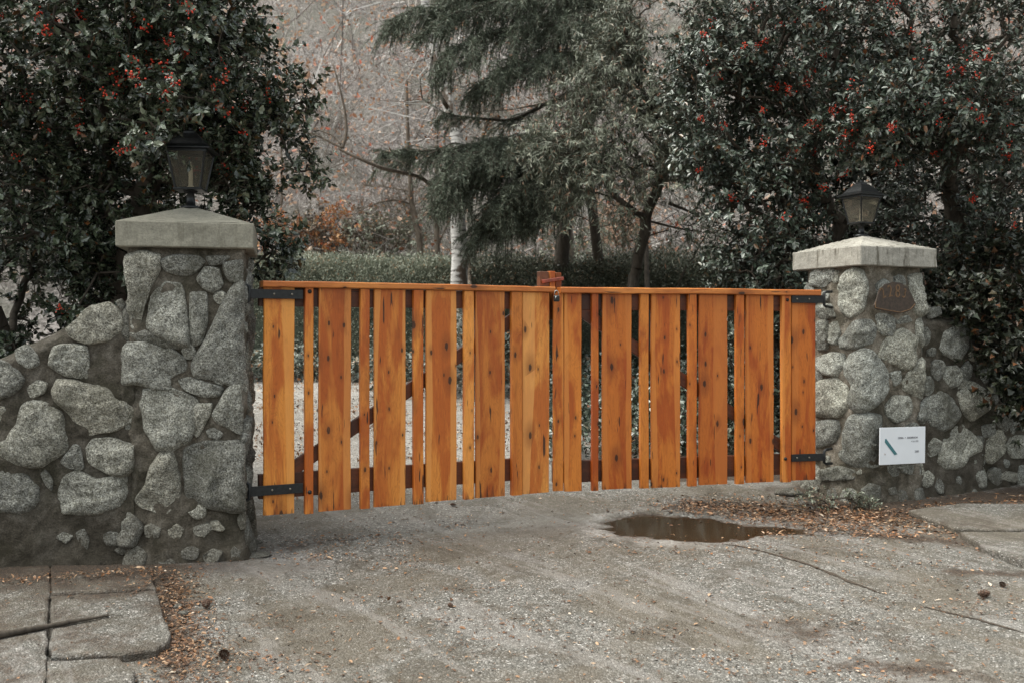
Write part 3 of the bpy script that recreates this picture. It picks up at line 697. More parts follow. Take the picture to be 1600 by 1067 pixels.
def grid_body(cols, ncross):
    """cols: (m, ncross, 3) array of points"""
    m = cols.shape[0]; V = cols.reshape(-1, 3)
    i = (np.arange(m-1)[:, None]*ncross+np.arange(ncross-1)[None]).ravel()
    return V, np.stack([i, i+ncross, i+ncross+1, i+1], 1)
def pillar(name, label, Lc, Rc, depth_vec, zg, zc, th, apex, polys, mcap, mstone, rad, seed, mmort):
    """Lc, Rc: front corners of the cap; depth_vec: from front to back edge"""
    Lc, Rc, dv = map(lambda a: np.array(a, float), (Lc, Rc, depth_vec))
    u = nrm(Rc-Lc); v = nrm(dv); cen = (Lc+Rc)/2+dv/2
    wdt = np.linalg.norm(Rc-Lc); dep = np.linalg.norm(dv)
    root = empty(name, (cen[0], cen[1], zg)); tag(root, label, 'gate pillar')
    ins = 0.052
    c = [Lc+u*ins+v*ins, Rc-u*ins+v*ins, Rc-u*ins+dv-v*ins, Lc+u*ins+dv-v*ins]
    path = Path(c, True, rad)
    ss = np.linspace(0, path.L, int(path.L/0.013)); zz = np.linspace(zg-0.12, zc+0.01, int((zc-zg)/0.014))
    S, Z = np.meshgrid(ss, zz, indexing='ij'); p, n = path.at(S.ravel()); Zr = Z.ravel()
    P3 = np.stack([p[:, 0], p[:, 1], Zr], -1)
    off = fbm(P3, 7, 4, seed)*0.018+fbm(P3, 28, 3, seed+4)*0.005-0.009+flare(Zr, zg)
    P3[:, :2] += n*off[:, None]
    V, Fq = grid_body(P3.reshape(len(ss), len(zz), 3), len(zz))
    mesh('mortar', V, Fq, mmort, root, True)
    b = MB(); circ = []
    for k, pl in enumerate(polys):
        q = unwrap(px_poly(path, pl), path.L); v3, f3, ci = stone_geo(path, q, zg, seed+k); b.add(v3, f3); circ.append((ci[0] % path.L, ci[1], ci[2]*0.98))
    fs = fillers(path, circ, (0, path.L), zg, lambda s: zc-0.015, 200, 0.036, 0.115, seed)
    for k, q in enumerate(fs):
        v3, f3, ci = stone_geo(path, q, zg, seed+500+k); b.add(v3, f3)
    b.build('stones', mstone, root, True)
    # cap: slab with worn pyramid top
    b = MB(); M = np.eye(4); M[:2, 0] = u; M[:2, 1] = v; M[:2, 3] = cen
    b.box((-wdt/2, -dep/2, zc), (wdt/2, dep/2, zc+th), M, 0.006)
    cp = b.build('cap', mcap, root)
    import bmesh
    bm = bmesh.new(); bm.from_mesh(cp.data); bmesh.ops.subdivide_edges(bm, edges=[e for e in bm.edges if e.calc_length() > .1], cuts=26, use_grid_fill=True)
    q = np.array([v.co[:] for v in bm.verts]); dd = fbm(q, 22, 3, seed)*.0022-.010*np.clip(fbm(q, 6.5, 3, seed+3)-.35, 0, 1)
    for v_, d_, p_ in zip(bm.verts, dd, q): v_.co += Vector((*(nrm(p_[:2]-cen)*d_), d_*.5))
    bm.to_mesh(cp.data); bm.free()
    nseg = 22; pts = []; 
    for i in range(nseg+1):
        for j in range(nseg+1):
            a, c2 = i/nseg*2-1, j/nseg*2-1; m = max(abs(a), abs(c2))
            hh = (apex-zc-th)*(1-m)**1.0+0.002
            q = cen+u*a*(wdt/2-0.012)+v*c2*(dep/2-0.012)
            pts.append((q[0], q[1], zc+th+hh))
    pts = np.array(pts); e = np.abs(fbm(pts, 12, 3, seed)); pts[:, 2] += fbm(pts, 14, 3, seed+1)*0.002
    i = (np.arange(nseg)[:, None]*(nseg+1)+np.arange(nseg)[None]).ravel()
    FF = np.stack([i, i+nseg+1, i+nseg+2, i+1], 1)
    mesh('weathering_slope', pts, FF, mcap, cp, False)
    return root, path, cen, u, v
LCap = (XD(180, 5.63), 5.63); RCap = (XD(397, 5.80), 5.80)
lu = nrm(np.array(RCap)-np.array(LCap)); lv = np.array([-lu[1], lu[0]])
centx = lambda p: sum(q[0] for q in p)/len(p)
lw_polys = [p for p in left_px if centx(p) < 196]; lp_polys = [p for p in left_px if centx(p) >= 196]
lp = pillar('stone_gate_pillar', 'stone pillar left of the gate with clean square concrete cap and upright grey boulders', LCap, RCap, lv*0.76,
            ghs(-1.9, 5.75)-0.01, ZD(387, 5.72), 40/F*5.72, ZD(323, 6.08), lp_polys, M_cap, M_stone, 0.045, 100, M_mortar)
C = np.array([XD(1345, 7.15), 7.15]); al = R(66); w_r = 0.745
dl = np.array([-math.cos(al), math.sin(al)]); dr = np.array([math.sin(al), math.cos(al)])
rw_polys = [p for p in right_px if centx(p) > 1452]; rp_polys = [p for p in right_px if centx(p) <= 1452]
rp = pillar('stone_gate_pillar', 'stone pillar right of the gate with streaked concrete cap set corner-on', C, C+dr*w_r, dl*w_r,
            ghs(2.6, 7.3), ZD(414.5, 7.15), 31/F*7.15, ZD(368, 7.64), rp_polys, M_cap_r, M_stone_r, 0.11, 300, M_mortar_r)

def wall(name, label, path, thick, ztop_f, zg_f, polys, mstone, seed, fill_rng):
    root = empty(name, (*path.at(path.L/2)[0], zg_f(path.L/2))); tag(root, label, 'stone wall')
    ss = np.linspace(0, path.L, int(path.L/0.016)); nf = 90; na = 12; nb = 14
    cols = []
    for s in ss:
        zt = ztop_f(s); z0 = zg_f(s)-0.12; r = thick/2
        q = [(0, z) for z in np.linspace(z0, zt-r*0.5, nf)]
        q += [(r-r*math.cos(a), zt-r*0.5+r*0.5*math.sin(a)) for a in np.linspace(0.15, math.pi-0.15, na)]
        q += [(thick, z) for z in np.linspace(zt-r*0.5, z0, nb)]
        cols.append(q)
    cols = np.array(cols); p, n = path.at(ss)
    P3 = np.zeros((len(ss), cols.shape[1], 3))
    P3[..., 0] = p[:, 0:1]-n[:, 0:1]*cols[..., 0]; P3[..., 1] = p[:, 1:2]-n[:, 1:2]*cols[..., 0]; P3[..., 2] = cols[..., 1]
    sg = np.where(cols[..., 0] < thick*0.5, 1, -1)
    off = (fbm(P3, 4, 4, seed)*0.020+fbm(P3, 25, 3, seed+4)*0.005+flare(P3[..., 2], zg_f(0))+fbm(P3, 9, 3, seed+2)*0.010)*sg
    P3[..., 0] += n[:, 0:1]*off; P3[..., 1] += n[:, 1:2]*off; P3[..., 2] += fbm(P3, 5, 3, seed+9)*0.012
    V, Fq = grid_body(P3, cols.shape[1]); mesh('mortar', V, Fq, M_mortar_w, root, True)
    b = MB(); circ = []
    for k, pl in enumerate(polys):
        v3, f3, ci = stone_geo(path, px_poly(path, pl), zg_f(0), seed+k); b.add(v3, f3); circ.append(ci)
    for s_r, rmn, rmx, nn in fill_rng:
        for k, q in enumerate(fillers(path, circ, s_r, zg_f(s_r[0]), lambda s: ztop_f(s)-0.03, nn, rmn, rmx, seed+7)):
            v3, f3, ci = stone_geo(path, q, zg_f(0), seed+900+k); b.add(v3, f3)
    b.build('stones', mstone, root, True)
    return root
# left wall: same plane as the pillar front, runs off to the left
fl = np.array(LCap)+lu*0.052+lv*0.085
Lw = 2.6; wl = Path([fl-lu*Lw, fl+lu*0.04])
def zt_l(s):
    d = Lw-s; return float(np.interp(d, [0, 0.05, 0.30, 0.54, 0.70, 1.2, 2.6], [1.50, 1.46, 1.34, 1.23, 1.15, 1.02, 0.95]))
wall('stone_wall', 'boulder wall sloping down to the left from the left pillar', wl, 0.36, zt_l, lambda s: ghs(-2.2, 5.5)-0.02, lw_polys, M_stone, 500,
     [((0, 1.75), 0.03, 0.14, 160)])
fr = C+dr*(w_r-0.052)+dl*0.085
Lr = 3.2; wr = Path([fr-dr*0.04, fr+dr*Lr])
def zt_r(s):
    return float(np.interp(s, [0, 0.45, 0.55, 0.66, 0.78, 0.90, 1.02, 3.3], [1.45, 1.42, 1.34, 1.14, 0.97, 0.76, 0.62, 0.58]))
wall('stone_wall', 'low boulder wall stepping down to the right from the right pillar', wr, 0.36, zt_r, lambda s: ghs(3.3, 7.55), rw_polys, M_stone_r, 700,
     [((1.0, 3.2), 0.03, 0.12, 160), ((0.05, 1.0), 0.028, 0.075, 60)])

# ------------------------------------------------------------------ gate
P0 = np.array([XD(412, 5.95), 5.95]); P1 = np.array([XD(866, 6.83), 6.83])
Q0 = np.array([XD(866, 6.83), 6.83]); Q1 = np.array([XD(1275, 7.31), 7.31])
def leafframe(a, b):
    d = nrm(b-a); n = np.array([-d[1], d[0]]); return d, n
def make_leaf(label, a, b, side, boards, battens, toprail, tones, seed):
    d, n = leafframe(a, b); ang = math.atan2(d[1], d[0])
    root = empty('gate_leaf', (a[0], a[1], 0.0), ang); tag(root, label, 'gate', 'two leaves of the wooden driveway gate')
    def up(px, off=0.0):
        """distance along the leaf for an image column"""
        t = (px-HX)/F; o = a+n*off
        # o + d*u = (t*y, y)
        u = (t*o[1]-o[0])/(d[0]-t*d[1]); return u
    def zp(px, py, off=0.0):
        u = up(px, off); y = (a+n*off+d*u)[1]; return ZD(py, y)
    rs = np.random.default_rng(seed)
    def plank(name, x0, x1, y0, y1, z0, z1, mat, tone, slope=0.0, warp=0.002):
        # origin at plank centre / z = bottom, so the grain starts there
        nz = 26; cx = (x0+x1)/2; hw = (x1-x0)/2; bv = 0.004; prof = [(-hw+bv, 0), (hw-bv, 0), (hw, bv), (hw, y1-y0-bv), (hw-bv, y1-y0), (-hw+bv, y1-y0), (-hw, y1-y0-bv), (-hw, bv)]
        V = []; zs = np.linspace(0, 1, nz)
        sd = rs.uniform(0, 99)
        for t in zs:
            z = t*(z1-z0); w1 = vn(np.array([[z*2.2+sd, 0, 0]]))[0]*warp; w2 = vn(np.array([[z*2.2+sd, 5, 0]]))[0]*warp; e = vn(np.array([[z*9+sd, 9, 0]]))[0]*warp*0.4
            for k, (px_, py_) in enumerate(prof):
                V.append((px_+w1+(e if px_ > 0 else -e), y0+py_+w2*0.5, z+(slope*(px_/hw) if t == 0 else 0)))
        Fc = [(i*8+j, i*8+(j+1) % 8, (i+1)*8+(j+1) % 8, (i+1)*8+j) for i in range(nz-1) for j in range(8)]+[tuple(range(8))[::-1], tuple((nz-1)*8+j for j in range(8))]
        o = mesh(name, V, Fc, mat, root, False, world=False); o.location = (cx, 0, z0); o.color = (*tone, 1)
        return o
    # top rail
    (xa, yta, yba), (xb, ytb, ybb) = toprail
    ua, ub = up(xa, -0.03), up(xb, -0.03)
    zta, ztb = zp(xa, yta, -0.03), zp(xb, ytb, -0.03); zb = (zp(xa, yba, -0.03)+zp(xb, ybb, -0.03))/2; zt = (zta+ztb)/2
    nx = 60; V = []; pf = [(-0.030, 0.005), (-0.030, 1), (-0.024, 1.1), (0.074, 1.1), (0.080, 1), (0.080, 0.0), (0.074, -0.1), (-0.024, -0.1)]
    hh = (zt-zb)
    prof = [(-0.030, 0.005), (-0.030, hh-0.006), (-0.025, hh), (0.075, hh), (0.080, hh-0.006), (0.080, 0.005), (0.075, 0), (-0.025, 0)]
    for i in range(nx+1):
        x = (ub-ua)*i/nx; e = vn(np.array([[x*1.8+seed, 3, 0]]))[0]*0.0025; e2 = vn(np.array([[x*14+seed, 6, 0]]))[0]*0.0008
        for y, z in prof: V.append((x, y+e, z+e+(e2 if z > hh/2 else -e2)))
    Fc = [(i*8+j, (i+1)*8+j, (i+1)*8+(j+1) % 8, i*8+(j+1) % 8) for i in range(nx) for j in range(8)]+[tuple(range(8)), tuple(nx*8+j for j in range(8))[::-1]]
    o = mesh('top_rail', V, Fc, M_rail, root, False, world=False); o.location = (ua, 0, zb); o.color = (1, 1, 1, 1)
    # frame rails behind the boards
    L = ub-ua
    def rail(name, z0, z1, x0, x1, y0=0.027, y1=0.067, tone=(1, 1, 1)):
        m = MB(); m.box((0, y0, 0), (x1-x0, y1, z1-z0), None, 0.003)
        r_ = m.build(name, M_frame, root, world=False); r_.location = (x0, 0, z0); r_.color = (*tone, 1)
        return r_
    e0 = -0.022 if side < 0 else 0.0; e1 = 0.0 if side < 0 else 0.012
    xend = up(boards[-1][1])
    rail('upper_rail', zb-0.115, zb-0.002, e0, xend+e1)
    zlow = LOWRAIL[0 if side < 0 else 1]
    rail('lower_rail', zlow[0], zlow[1], e0, xend+e1)
    # diagonal brace
    (bx0, bz0), (bx1, bz1) = BR[0 if side < 0 else 1](up, zp)
    dx, dz = bx1-bx0, bz1-bz0; ln = math.hypot(dx, dz); an = math.atan2(dz, dx)
    m = MB(); m.box((-0.0, 0.030, -0.042), (ln, 0.062, 0.042), None, 0.003)
    br = m.build('brace', M_frame, root, world=False); br.location = (bx0, 0, bz0); br.rotation_euler = (0, -an, 0); br.color = (1.05, 1.05, 1.05, 1)
    # boards, battens
    for k, (x0, x1, yb) in enumerate(boards):
        u0, u1 = up(x0), up(x1); z0 = zp((x0+x1)/2, yb)
        plank('board', u0, u1, 0.0, 0.025, z0, zb-0.001, M_wood, tones[k])
    for k, (x0, x1, yb) in enumerate(battens):
        u0, u1 = up(x0+(3 if side < 0 else 4)), up(x1); z0 = zp((x0+x1)/2, yb)
        t = tones[(k*5+2) % len(tones)]
        bt = plank('batten', u0, u1, -0.012, 0.026, z0, zb-0.001, M_wood, tuple(q*1.03 for q in t), warp=0.0015)
    return root, up, zp, zb, d, n
LOWRAIL = None
def brL(up, zp):
    return (up(452)-0.02, zp(452, 742)), (up(815), zp(815, 493))
def brR(up, zp):
    return (up(905), zp(905, 482)), (up(1228), zp(1228, 700))
BR = (brL, brR)
_zl = lambda py, y: ZD(py, y)
LOWRAIL = ((_zl(776, 6.05), _zl(738, 6.05)), (_zl(748, 7.05), _zl(715, 7.05)))
Lb = [(412, 460, 803), (498.5, 548.5, 797), (585, 634, 790), (666, 713.5, 782), (743.6, 789, 776), (816.5, 858.5, 770)]
Lt = [(473, 489, 802), (560, 577, 794), (643, 661, 787), (722, 740, 779.6), (796, 815, 773)]
Rb = [(864.5, 880.5, 766.5), (882, 909, 767), (941.5, 987, 763.5), (1018, 1063, 761), (1093, 1137, 756.5), (1166, 1209, 753), (1237, 1274.5, 749.5)]
Rt = [(920.5, 934.5, 766), (996, 1013, 762), (1071, 1088, 759), (1145.5, 1162, 755.5), (1217, 1235, 752.5)]
tL = [(1.08, 1.20, 1.2), (0.90, 0.92, 0.95), (1.0, 1.08, 1.1), (1.06, 1.16, 1.2), (0.84, 0.82, 0.8), (1.14, 1.38, 1.7)]
tR = [(0.90, 0.90, 0.8), (0.92, 0.90, 0.8), (0.78, 0.66, 0.52), (0.88, 0.80, 0.65), (0.74, 0.60, 0.48), (0.82, 0.70, 0.55), (0.80, 0.66, 0.5)]
gl, upL, zpL, zbL, dL, nL = make_leaf('left leaf of the orange cedar gate, paler boards with brace rising to the right', P0, P1, -1, Lb, Lt, ((411.5, 437, 446.5), (868, 449.5, 458.5)), tL, 21)
gr, upR, zpR, zbR, dR, nR = make_leaf('right leaf of the orange cedar gate, redder boards hinged on the right pillar', Q0, Q1, 1, Rb, Rt, ((876, 449.5, 459), (1283, 451.5, 460.5)), tR, 33)

def strap(root, x0, x1, z0, z1, bolts, pin_x, name='hinge'):
    m = MB(); m.box((x0, -0.022, z0), (x1, -0.014, z1), None, 0.0015)
    m.box((x0, -0.0135, z0+0.004), (x1, -0.001, z1-0.004))
    h = m.build(name, M_iron, root, world=False)
    for bx in bolts:
        b = MB(); b.lathe([(0.007, 0), (0.007, 0.003), (0.0045, 0.0055), (0.001, 0.006)], (0, 0, 0), 10); q = b.v[-1].copy(); b.v[-1] = np.stack([q[:, 0]+bx, -0.022-q[:, 2], q[:, 1]+(z0+z1)/2], -1)
        b.build('bolt', M_bolt, h, world=False, smooth=True)
    # pintle loop gripping the strap
    t = MB(); s = 1 if pin_x > x0 and pin_x > x1 else -1
    zc = (z0+z1)/2; hz = (z1-z0)/2+0.024
    pts = [(pin_x+s*0.085, 0.02, zc+hz+.004), (pin_x+s*0.018, -0.012, zc+hz), (pin_x, -0.018, zc+hz-0.010), (pin_x, -0.018, zc), (pin_x, -0.018, zc-hz+0.010), (pin_x+s*0.018, -0.012, zc-hz), (pin_x+s*0.085, 0.02, zc-hz-.004)]
    t.tube(pts, 0.0105, 8); t.build('pintle', M_iron, root, smooth=True, world=False)
zU = (zpL(412, 467), zpL(412, 452.5)); zD_ = (zpL(412, 773), zpL(412, 757.5))
x_in = upL(389.5); x_e = upL(472)
strap(gl, x_in, x_e, zU[0], zU[1], [upL(427), upL(455)], x_in-0.004)
strap(gl, x_in, x_e, zD_[0], zD_[1], [upL(424), upL(452)], x_in-0.004)
zU = (zpR(1262, 474), zpR(1262, 461.5)); zD_ = (zpR(1262, 719.5), zpR(1262, 708))
x_in = upR(1235); x_e = upR(1285)
strap(gr, x_in, x_e, zU[0], zU[1], [upR(1243), upR(1262)], x_e+0.004)
strap(gr, x_in, x_e, zD_[0], zD_[1], [upR(1243), upR(1262)], x_e+0.004)
# bolts on the outer battens
for root, up_, px, z_ in ((gl, upL, 483, zpL(483, 456)), (gl, upL, 483, zpL(483, 768)), (gr, upR, 1229, zpR(1229, 469)), (gr, upR, 1226, zpR(1226, 716))):
    b = MB(); b.lathe([(0.013, 0), (0.013, 0.002), (0.008, 0.005), (0.006, 0.009), (0.001, 0.010)], (0, 0, 0), 12); q = b.v[-1]; b.v[-1] = np.stack([q[:, 0]+up_(px), -0.0125-q[:, 2], q[:, 1]+z_], -1)
    b.build('bolt', M_iron, root, world=False, smooth=True)
# latch: blocks of wood and a red drop bar behind the meeting rails
M_red = mat_plain('red_brown_paint', (0.20, 0.045, 0.025), 0.5, 0, 0.4, 30)
lt = empty('latch', (upL(860), 0, 0)); lt.parent = gl
x8 = lambda px: upL(px, 0.06)-upL(860)
def blk(name, xa, xb, ya, yb, za, zb_, mat, tone=(1, 1, 1), rot=0):
    m = MB(); m.box((-(xb-xa)/2, ya, -(zb_-za)/2), ((xb-xa)/2, yb, (zb_-za)/2), None, 0.003)
    o = m.build(name, mat, lt, world=False); o.location = ((xa+xb)/2, 0, (za+zb_)/2); o.rotation_euler = (0, rot, 0); o.color = (*tone, 1); return o
zz = lambda py: ZD(py, 6.85)
blk('wooden_block', x8(846), x8(860), 0.081, 0.13, zz(500), zz(424), M_frame, (1.5, 1.9, 2.2))
blk('wooden_block', x8(861.5), x8(870), 0.081, 0.13, zz(500), zz(423), M_wood, (0.8, 0.8, 0.9))
blk('wooden_block', x8(871), x8(880), 0.083, 0.13, zz(500), zz(425), M_wood, (0.45, 0.45, 0.5))
blk('drop_bar', x8(848), x8(881), 0.055, 0.078, zz(440), zz(434.5), M_red, rot=R(-9))
blk('backing_bar', x8(868), x8(887), 0.131, 0.16, zz(450), zz(438), M_frame, (0.4, 0.4, 0.5))
# padlock hanging at the meeting of the rails
pc = np.array([XD(869.5, 6.74), 6.74, ZD(466, 6.74)])
M_steel = mat_plain('steel', (0.35, 0.35, 0.34), 0.3, 1.0)
pl = empty('padlock', pc); tag(pl, 'small black padlock with steel shackle hanging where the two gate leaves meet', 'padlock')
m = MB(); m.box((-0.021, -0.011, -0.025), (0.021, 0.011, 0.018), None, 0.006); m.build('lock_body', M_iron, pl, world=False)
m = MB(); m.tube([(-0.013, 0, 0.012), (-0.013, 0, 0.035), (-0.008, 0, 0.047), (0, 0, 0.051), (0.008, 0, 0.047), (0.013, 0, 0.035), (0.013, 0, 0.012)], 0.0032, 8); m.tube([(-0.012, -0.0135, -0.012), (-0.002, -0.0135, 0.012)], 0.003, 6)
m.build('shackle', M_steel, pl, smooth=True, world=False)

# ------------------------------------------------------------------ lanterns
g = NG('dusty_glass'); M_glass = g.out((0.62, 0.58, 0.50), 0.06, g.noise(g.tex(), 25, 3), 0.1, 0.01); g.b.inputs['Transmission Weight'].default_value = 0.95; g.b.inputs['IOR'].default_value = 1.15
M_lamp = mat_plain('lantern_metal', (0.020, 0.021, 0.022), 0.32, 0.6, 0.3)
g = NG('candle_tube'); M_tube = g.out((0.75, 0.72, 0.65), 0.4)
def lantern(label, x, y, z, rz, k=1.0, glassmat=None):
    root = empty('post_lantern', (x, y, z), rz); tag(root, label, 'lantern', 'lanterns on the gate pillars')
    m = MB(); m.lathe([(0.060*k, -0.012), (0.060*k, 0.006), (0.030*k, 0.012), (0.026*k, 0.05*k), (0.022*k, 0.085*k), (0.038*k, 0.092*k), (0.045*k, 0.10*k)], k=16)
    m.build('stem', M_lamp, root, smooth=True, world=False)
    zb, zt = 0.115*k, 0.335*k; rb, rt = 0.074*k, 0.112*k
    m = MB(); m.box((-0.085*k, -0.085*k, 0.100*k), (0.085*k, 0.085*k, zb), None, 0.004); m.build('base_plate', M_lamp, root, world=False)
    m = MB()
    for sx in (-1, 1):
        for sy in (-1, 1):
            m.tube([(sx*rb, sy*rb, zb), (sx*rt, sy*rt, zt)], 0.0075*k, 6)
    for a in (-1, 1):
        m.box((-rt-0.008, a*rt-0.007, zt-0.008), (rt+0.008, a*rt+0.007, zt+0.006)); m.box((a*rt-0.006, -rt+0.007, zt-0.0075), (a*rt+0.006, rt-0.007, zt+0.0055))
    m.build('frame', M_lamp, root, world=False)
    for a in range(4):
        c, s = math.cos(a*math.pi/2), math.sin(a*math.pi/2)
        rot = lambda p: (p[0]*c-p[1]*s, p[0]*s+p[1]*c, p[2])
        q = [(-rb+0.006, -rb, zb+0.001), (rb-0.006, -rb, zb+0.001), (rt-0.006, -rt, zt-0.009), (-rt+0.006, -rt, zt-0.009)]
        V = [rot(p) for p in q]+[rot((p[0], p[1]+0.003, p[2])) for p in q]
        mesh('glass_pane', V, [(0, 1, 2, 3), (7, 6, 5, 4), (0, 4, 5, 1), (1, 5, 6, 2), (2, 6, 7, 3), (3, 7, 4, 0)], M_glass, root, world=False)
    # swept pyramid roof with finial
    V = []; n = 8
    prof = [(0.145, 0.0), (0.145, 0.006), (0.108, 0.030), (0.080, 0.066), (0.050, 0.098), (0.034, 0.105), (0.034, 0.118), (0.008, 0.130), (0.008, 0.142)]
    for r, z_ in prof:
        for sx, sy in ((-1, -1), (1, -1), (1, 1), (-1, 1)): V.append((sx*r*k, sy*r*k, zt+0.008+z_*k))
    Fc = [(i*4+j, i*4+(j+1) % 4, (i+1)*4+(j+1) % 4, (i+1)*4+j) for i in range(len(prof)-1) for j in range(4)]+[(3, 2, 1, 0), tuple(len(prof)*4-4+j for j in range(4))]
    mesh('roof', V, Fc, M_lamp, root, world=False)
    m = MB(); m.lathe([(0.022*k, zb), (0.022*k, zb+0.012), (0.013*k, zb+0.02), (0.013*k, zb+0.10*k), (0.010*k, zb+0.13*k), (0.002*k, zb+0.165*k)], k=12); m.build('bulb', M_tube, root, smooth=True, world=False)
    return root
cenL = lp[2]; cenR = rp[2]
lantern('black lantern on the left pillar, half hidden by holly leaves', XD(298, cenL[1]), cenL[1], ZD(325, cenL[1]), R(4), 1.0)
lantern('black lantern on the right pillar, seen corner-on under dark foliage', XD(1345.5, cenR[1]), cenR[1], ZD(369, cenR[1]), R(26), 0.88)

# ------------------------------------------------------------------ sign and number plaque
def text_mesh(s, size, ext=0.001):
    cu = bpy.data.curves.new('t', 'FONT'); cu.body = s; cu.size = size; cu.extrude = ext; cu.align_x = 'CENTER'; cu.align_y = 'CENTER'
    o = bpy.data.objects.new('t', cu); COL.objects.link(o)
    dg = bpy.context.evaluated_depsgraph_get(); me = bpy.data.meshes.new_from_object(o.evaluated_get(dg))
    V = np.array([v.co[:] for v in me.vertices]); Fc = [tuple(p.vertices) for p in me.polygons]
    bpy.data.objects.remove(o); return V, Fc
def on_path(path, px, py):
    s, d = path.hit(px); return s, ZD(py, d)
pr = rp[1]
s0, z0 = on_path(pr, 1410, 693); p0, n0 = pr.at(s0)
p0 = p0+n0*0.03; _t = (1410-HX)/F; p0 = p0-dl*0.05; p0 = p0-dr*(p0[0]-_t*p0[1])/(dr[0]-_t*dr[1])
# the sign hangs square to the pillar front
sn = -dl; ang = math.atan2(dr[1], dr[0])
M_white = mat_plain('white_sign', (0.74, 0.76, 0.80), 0.35, 0, 0.03, 8); M_teal = mat_plain('teal_print', (0.05, 0.17, 0.19), 0.4, 0, 0.05); M_ink = mat_plain('grey_print', (0.13, 0.13, 0.15), 0.5, 0, 0.05)
yy = p0[1]; pk = math.cos(ang)-(1410-HX)/F*math.sin(ang); s_w = (1445-1374)/F*yy/pk; s_h = 57.5/F*yy
sg = empty('wall_sign', (p0[0], p0[1], z0), ang); sg.rotation_euler = (0, R(1.0), ang)
tag(sg, 'small white rectangular sign with a teal diagonal stroke mounted low beside the right pillar', 'sign')
m = MB(); m.box((-s_w/2, -0.004, -s_h/2), (s_w/2, 0.004, s_h/2), None, 0.0015); m.build('panel', M_white, sg, world=False)
def sx(px): return (px-1410)/71*s_w
def sz(py): return -(py-693)/57.5*s_h
m = MB(); q = [(sx(1382.2), sz(682)), (sx(1384), sz(681.5)), (sx(1401.5), sz(706)), (sx(1397), sz(707)), (sx(1382), sz(687))]
V = [(a, -0.0045, b) for a, b in q]+[(a, -0.0062, b) for a, b in q]; n5 = 5
m.add(V, [tuple(range(5)), tuple(range(5, 10))[::-1]]+[(i, i+5, (i+1) % 5+5, (i+1) % 5) for i in range(5)]); m.build('teal_stroke', M_teal, sg, world=False)
def put_text(parent, s, size, x, z, mat, name='lettering', y=-0.0045, rot=0, ext=0.0012, sxk=1.0):
    V, Fc = text_mesh(s, size, ext); c, sn_ = math.cos(rot), math.sin(rot)
    X = V[:, 0]*sxk*c-V[:, 1]*sn_; Z = V[:, 0]*sxk*sn_+V[:, 1]*c
    return mesh(name, np.stack([X+x, y-V[:, 2], Z+z], -1), Fc, mat, parent, world=False)
put_text(sg, 'ZEMIA  +  ANDERSON', 0.0195, sx(1417.5), sz(681), M_ink)
put_text(sg, '+ LA  ETS', 0.017, sx(1428.5), sz(686.8), M_ink)
put_text(sg, '2283', 0.021, sx(1432), sz(703), M_ink)
put_text(sg, '8', 0.016, sx(1382.5), sz(705.5), mat_plain('brown_print', (0.3, 0.2, 0.15), 0.5))
# plaque
s0, z0 = on_path(pr, 1397, 463); p0, n0 = pr.at(s0); p0 = p0+n0*0.02-dl*0.062; _t = (1397-HX)/F; p0 = p0-dr*(p0[0]-_t*p0[1])/(dr[0]-_t*dr[1])
pq = empty('number_plaque', (p0[0], p0[1], z0), ang); tag(pq, 'arched dark house number plaque with worn ochre digits under the right cap', 'house number')
M_pl = mat_plain('plaque_brown', (0.045, 0.028, 0.018), 0.6, 0, 0.5, 50); M_och = mat_plain('ochre_paint', (0.13, 0.07, 0.03), 0.6, 0, 0.5, 60)
kx = 7.3/F/pk
q = [(-28, -9), (-31, -16), (-28, -21), (-14, -25), (4, -28), (20, -25), (30, -19), (33, -12), (26, 3), (19, 13), (9, 20), (-2, 21), (-14, 17), (-23, 8)]
q = [(a*kx, b*7.3/F) for a, b in q]; n5 = len(q)
V = [(a, 0.006, b) for a, b in q]+[(a, -0.006, b) for a, b in q]
mesh('plate', V, [tuple(range(n5)), tuple(range(n5, 2*n5))[::-1]]+[(i, i+n5, (i+1) % n5+n5, (i+1) % n5) for i in range(n5)], M_pl, pq, world=False)
for ch, x_, z_, rt_, sz_ in (('2', -18, 3, R(28), .115), ('2', -7, 6, R(10), .125), ('8', 4.5, 6, R(-2), .14), ('3', 15, 3, R(-16), .10)):
    put_text(pq, ch, sz_, x_*kx, z_*7.3/F, M_och, 'digit', -0.0065, rt_, 0.002, 0.72)
m = MB()
for (a0, b0), (a1, b1) in (((-29, -10), (-30, -19)), ((-30, -19), (-10, -23)), ((-10, -23), (8, -26)), ((8, -26), (24, -21)), ((24, -21), (31, -13))):
    m.tube([(a0*kx, -0.008, b0*7.3/F), (a1*kx, -0.008, b1*7.3/F)], 0.0035, 5)
m.build('ribbon', M_och, pq, world=False)

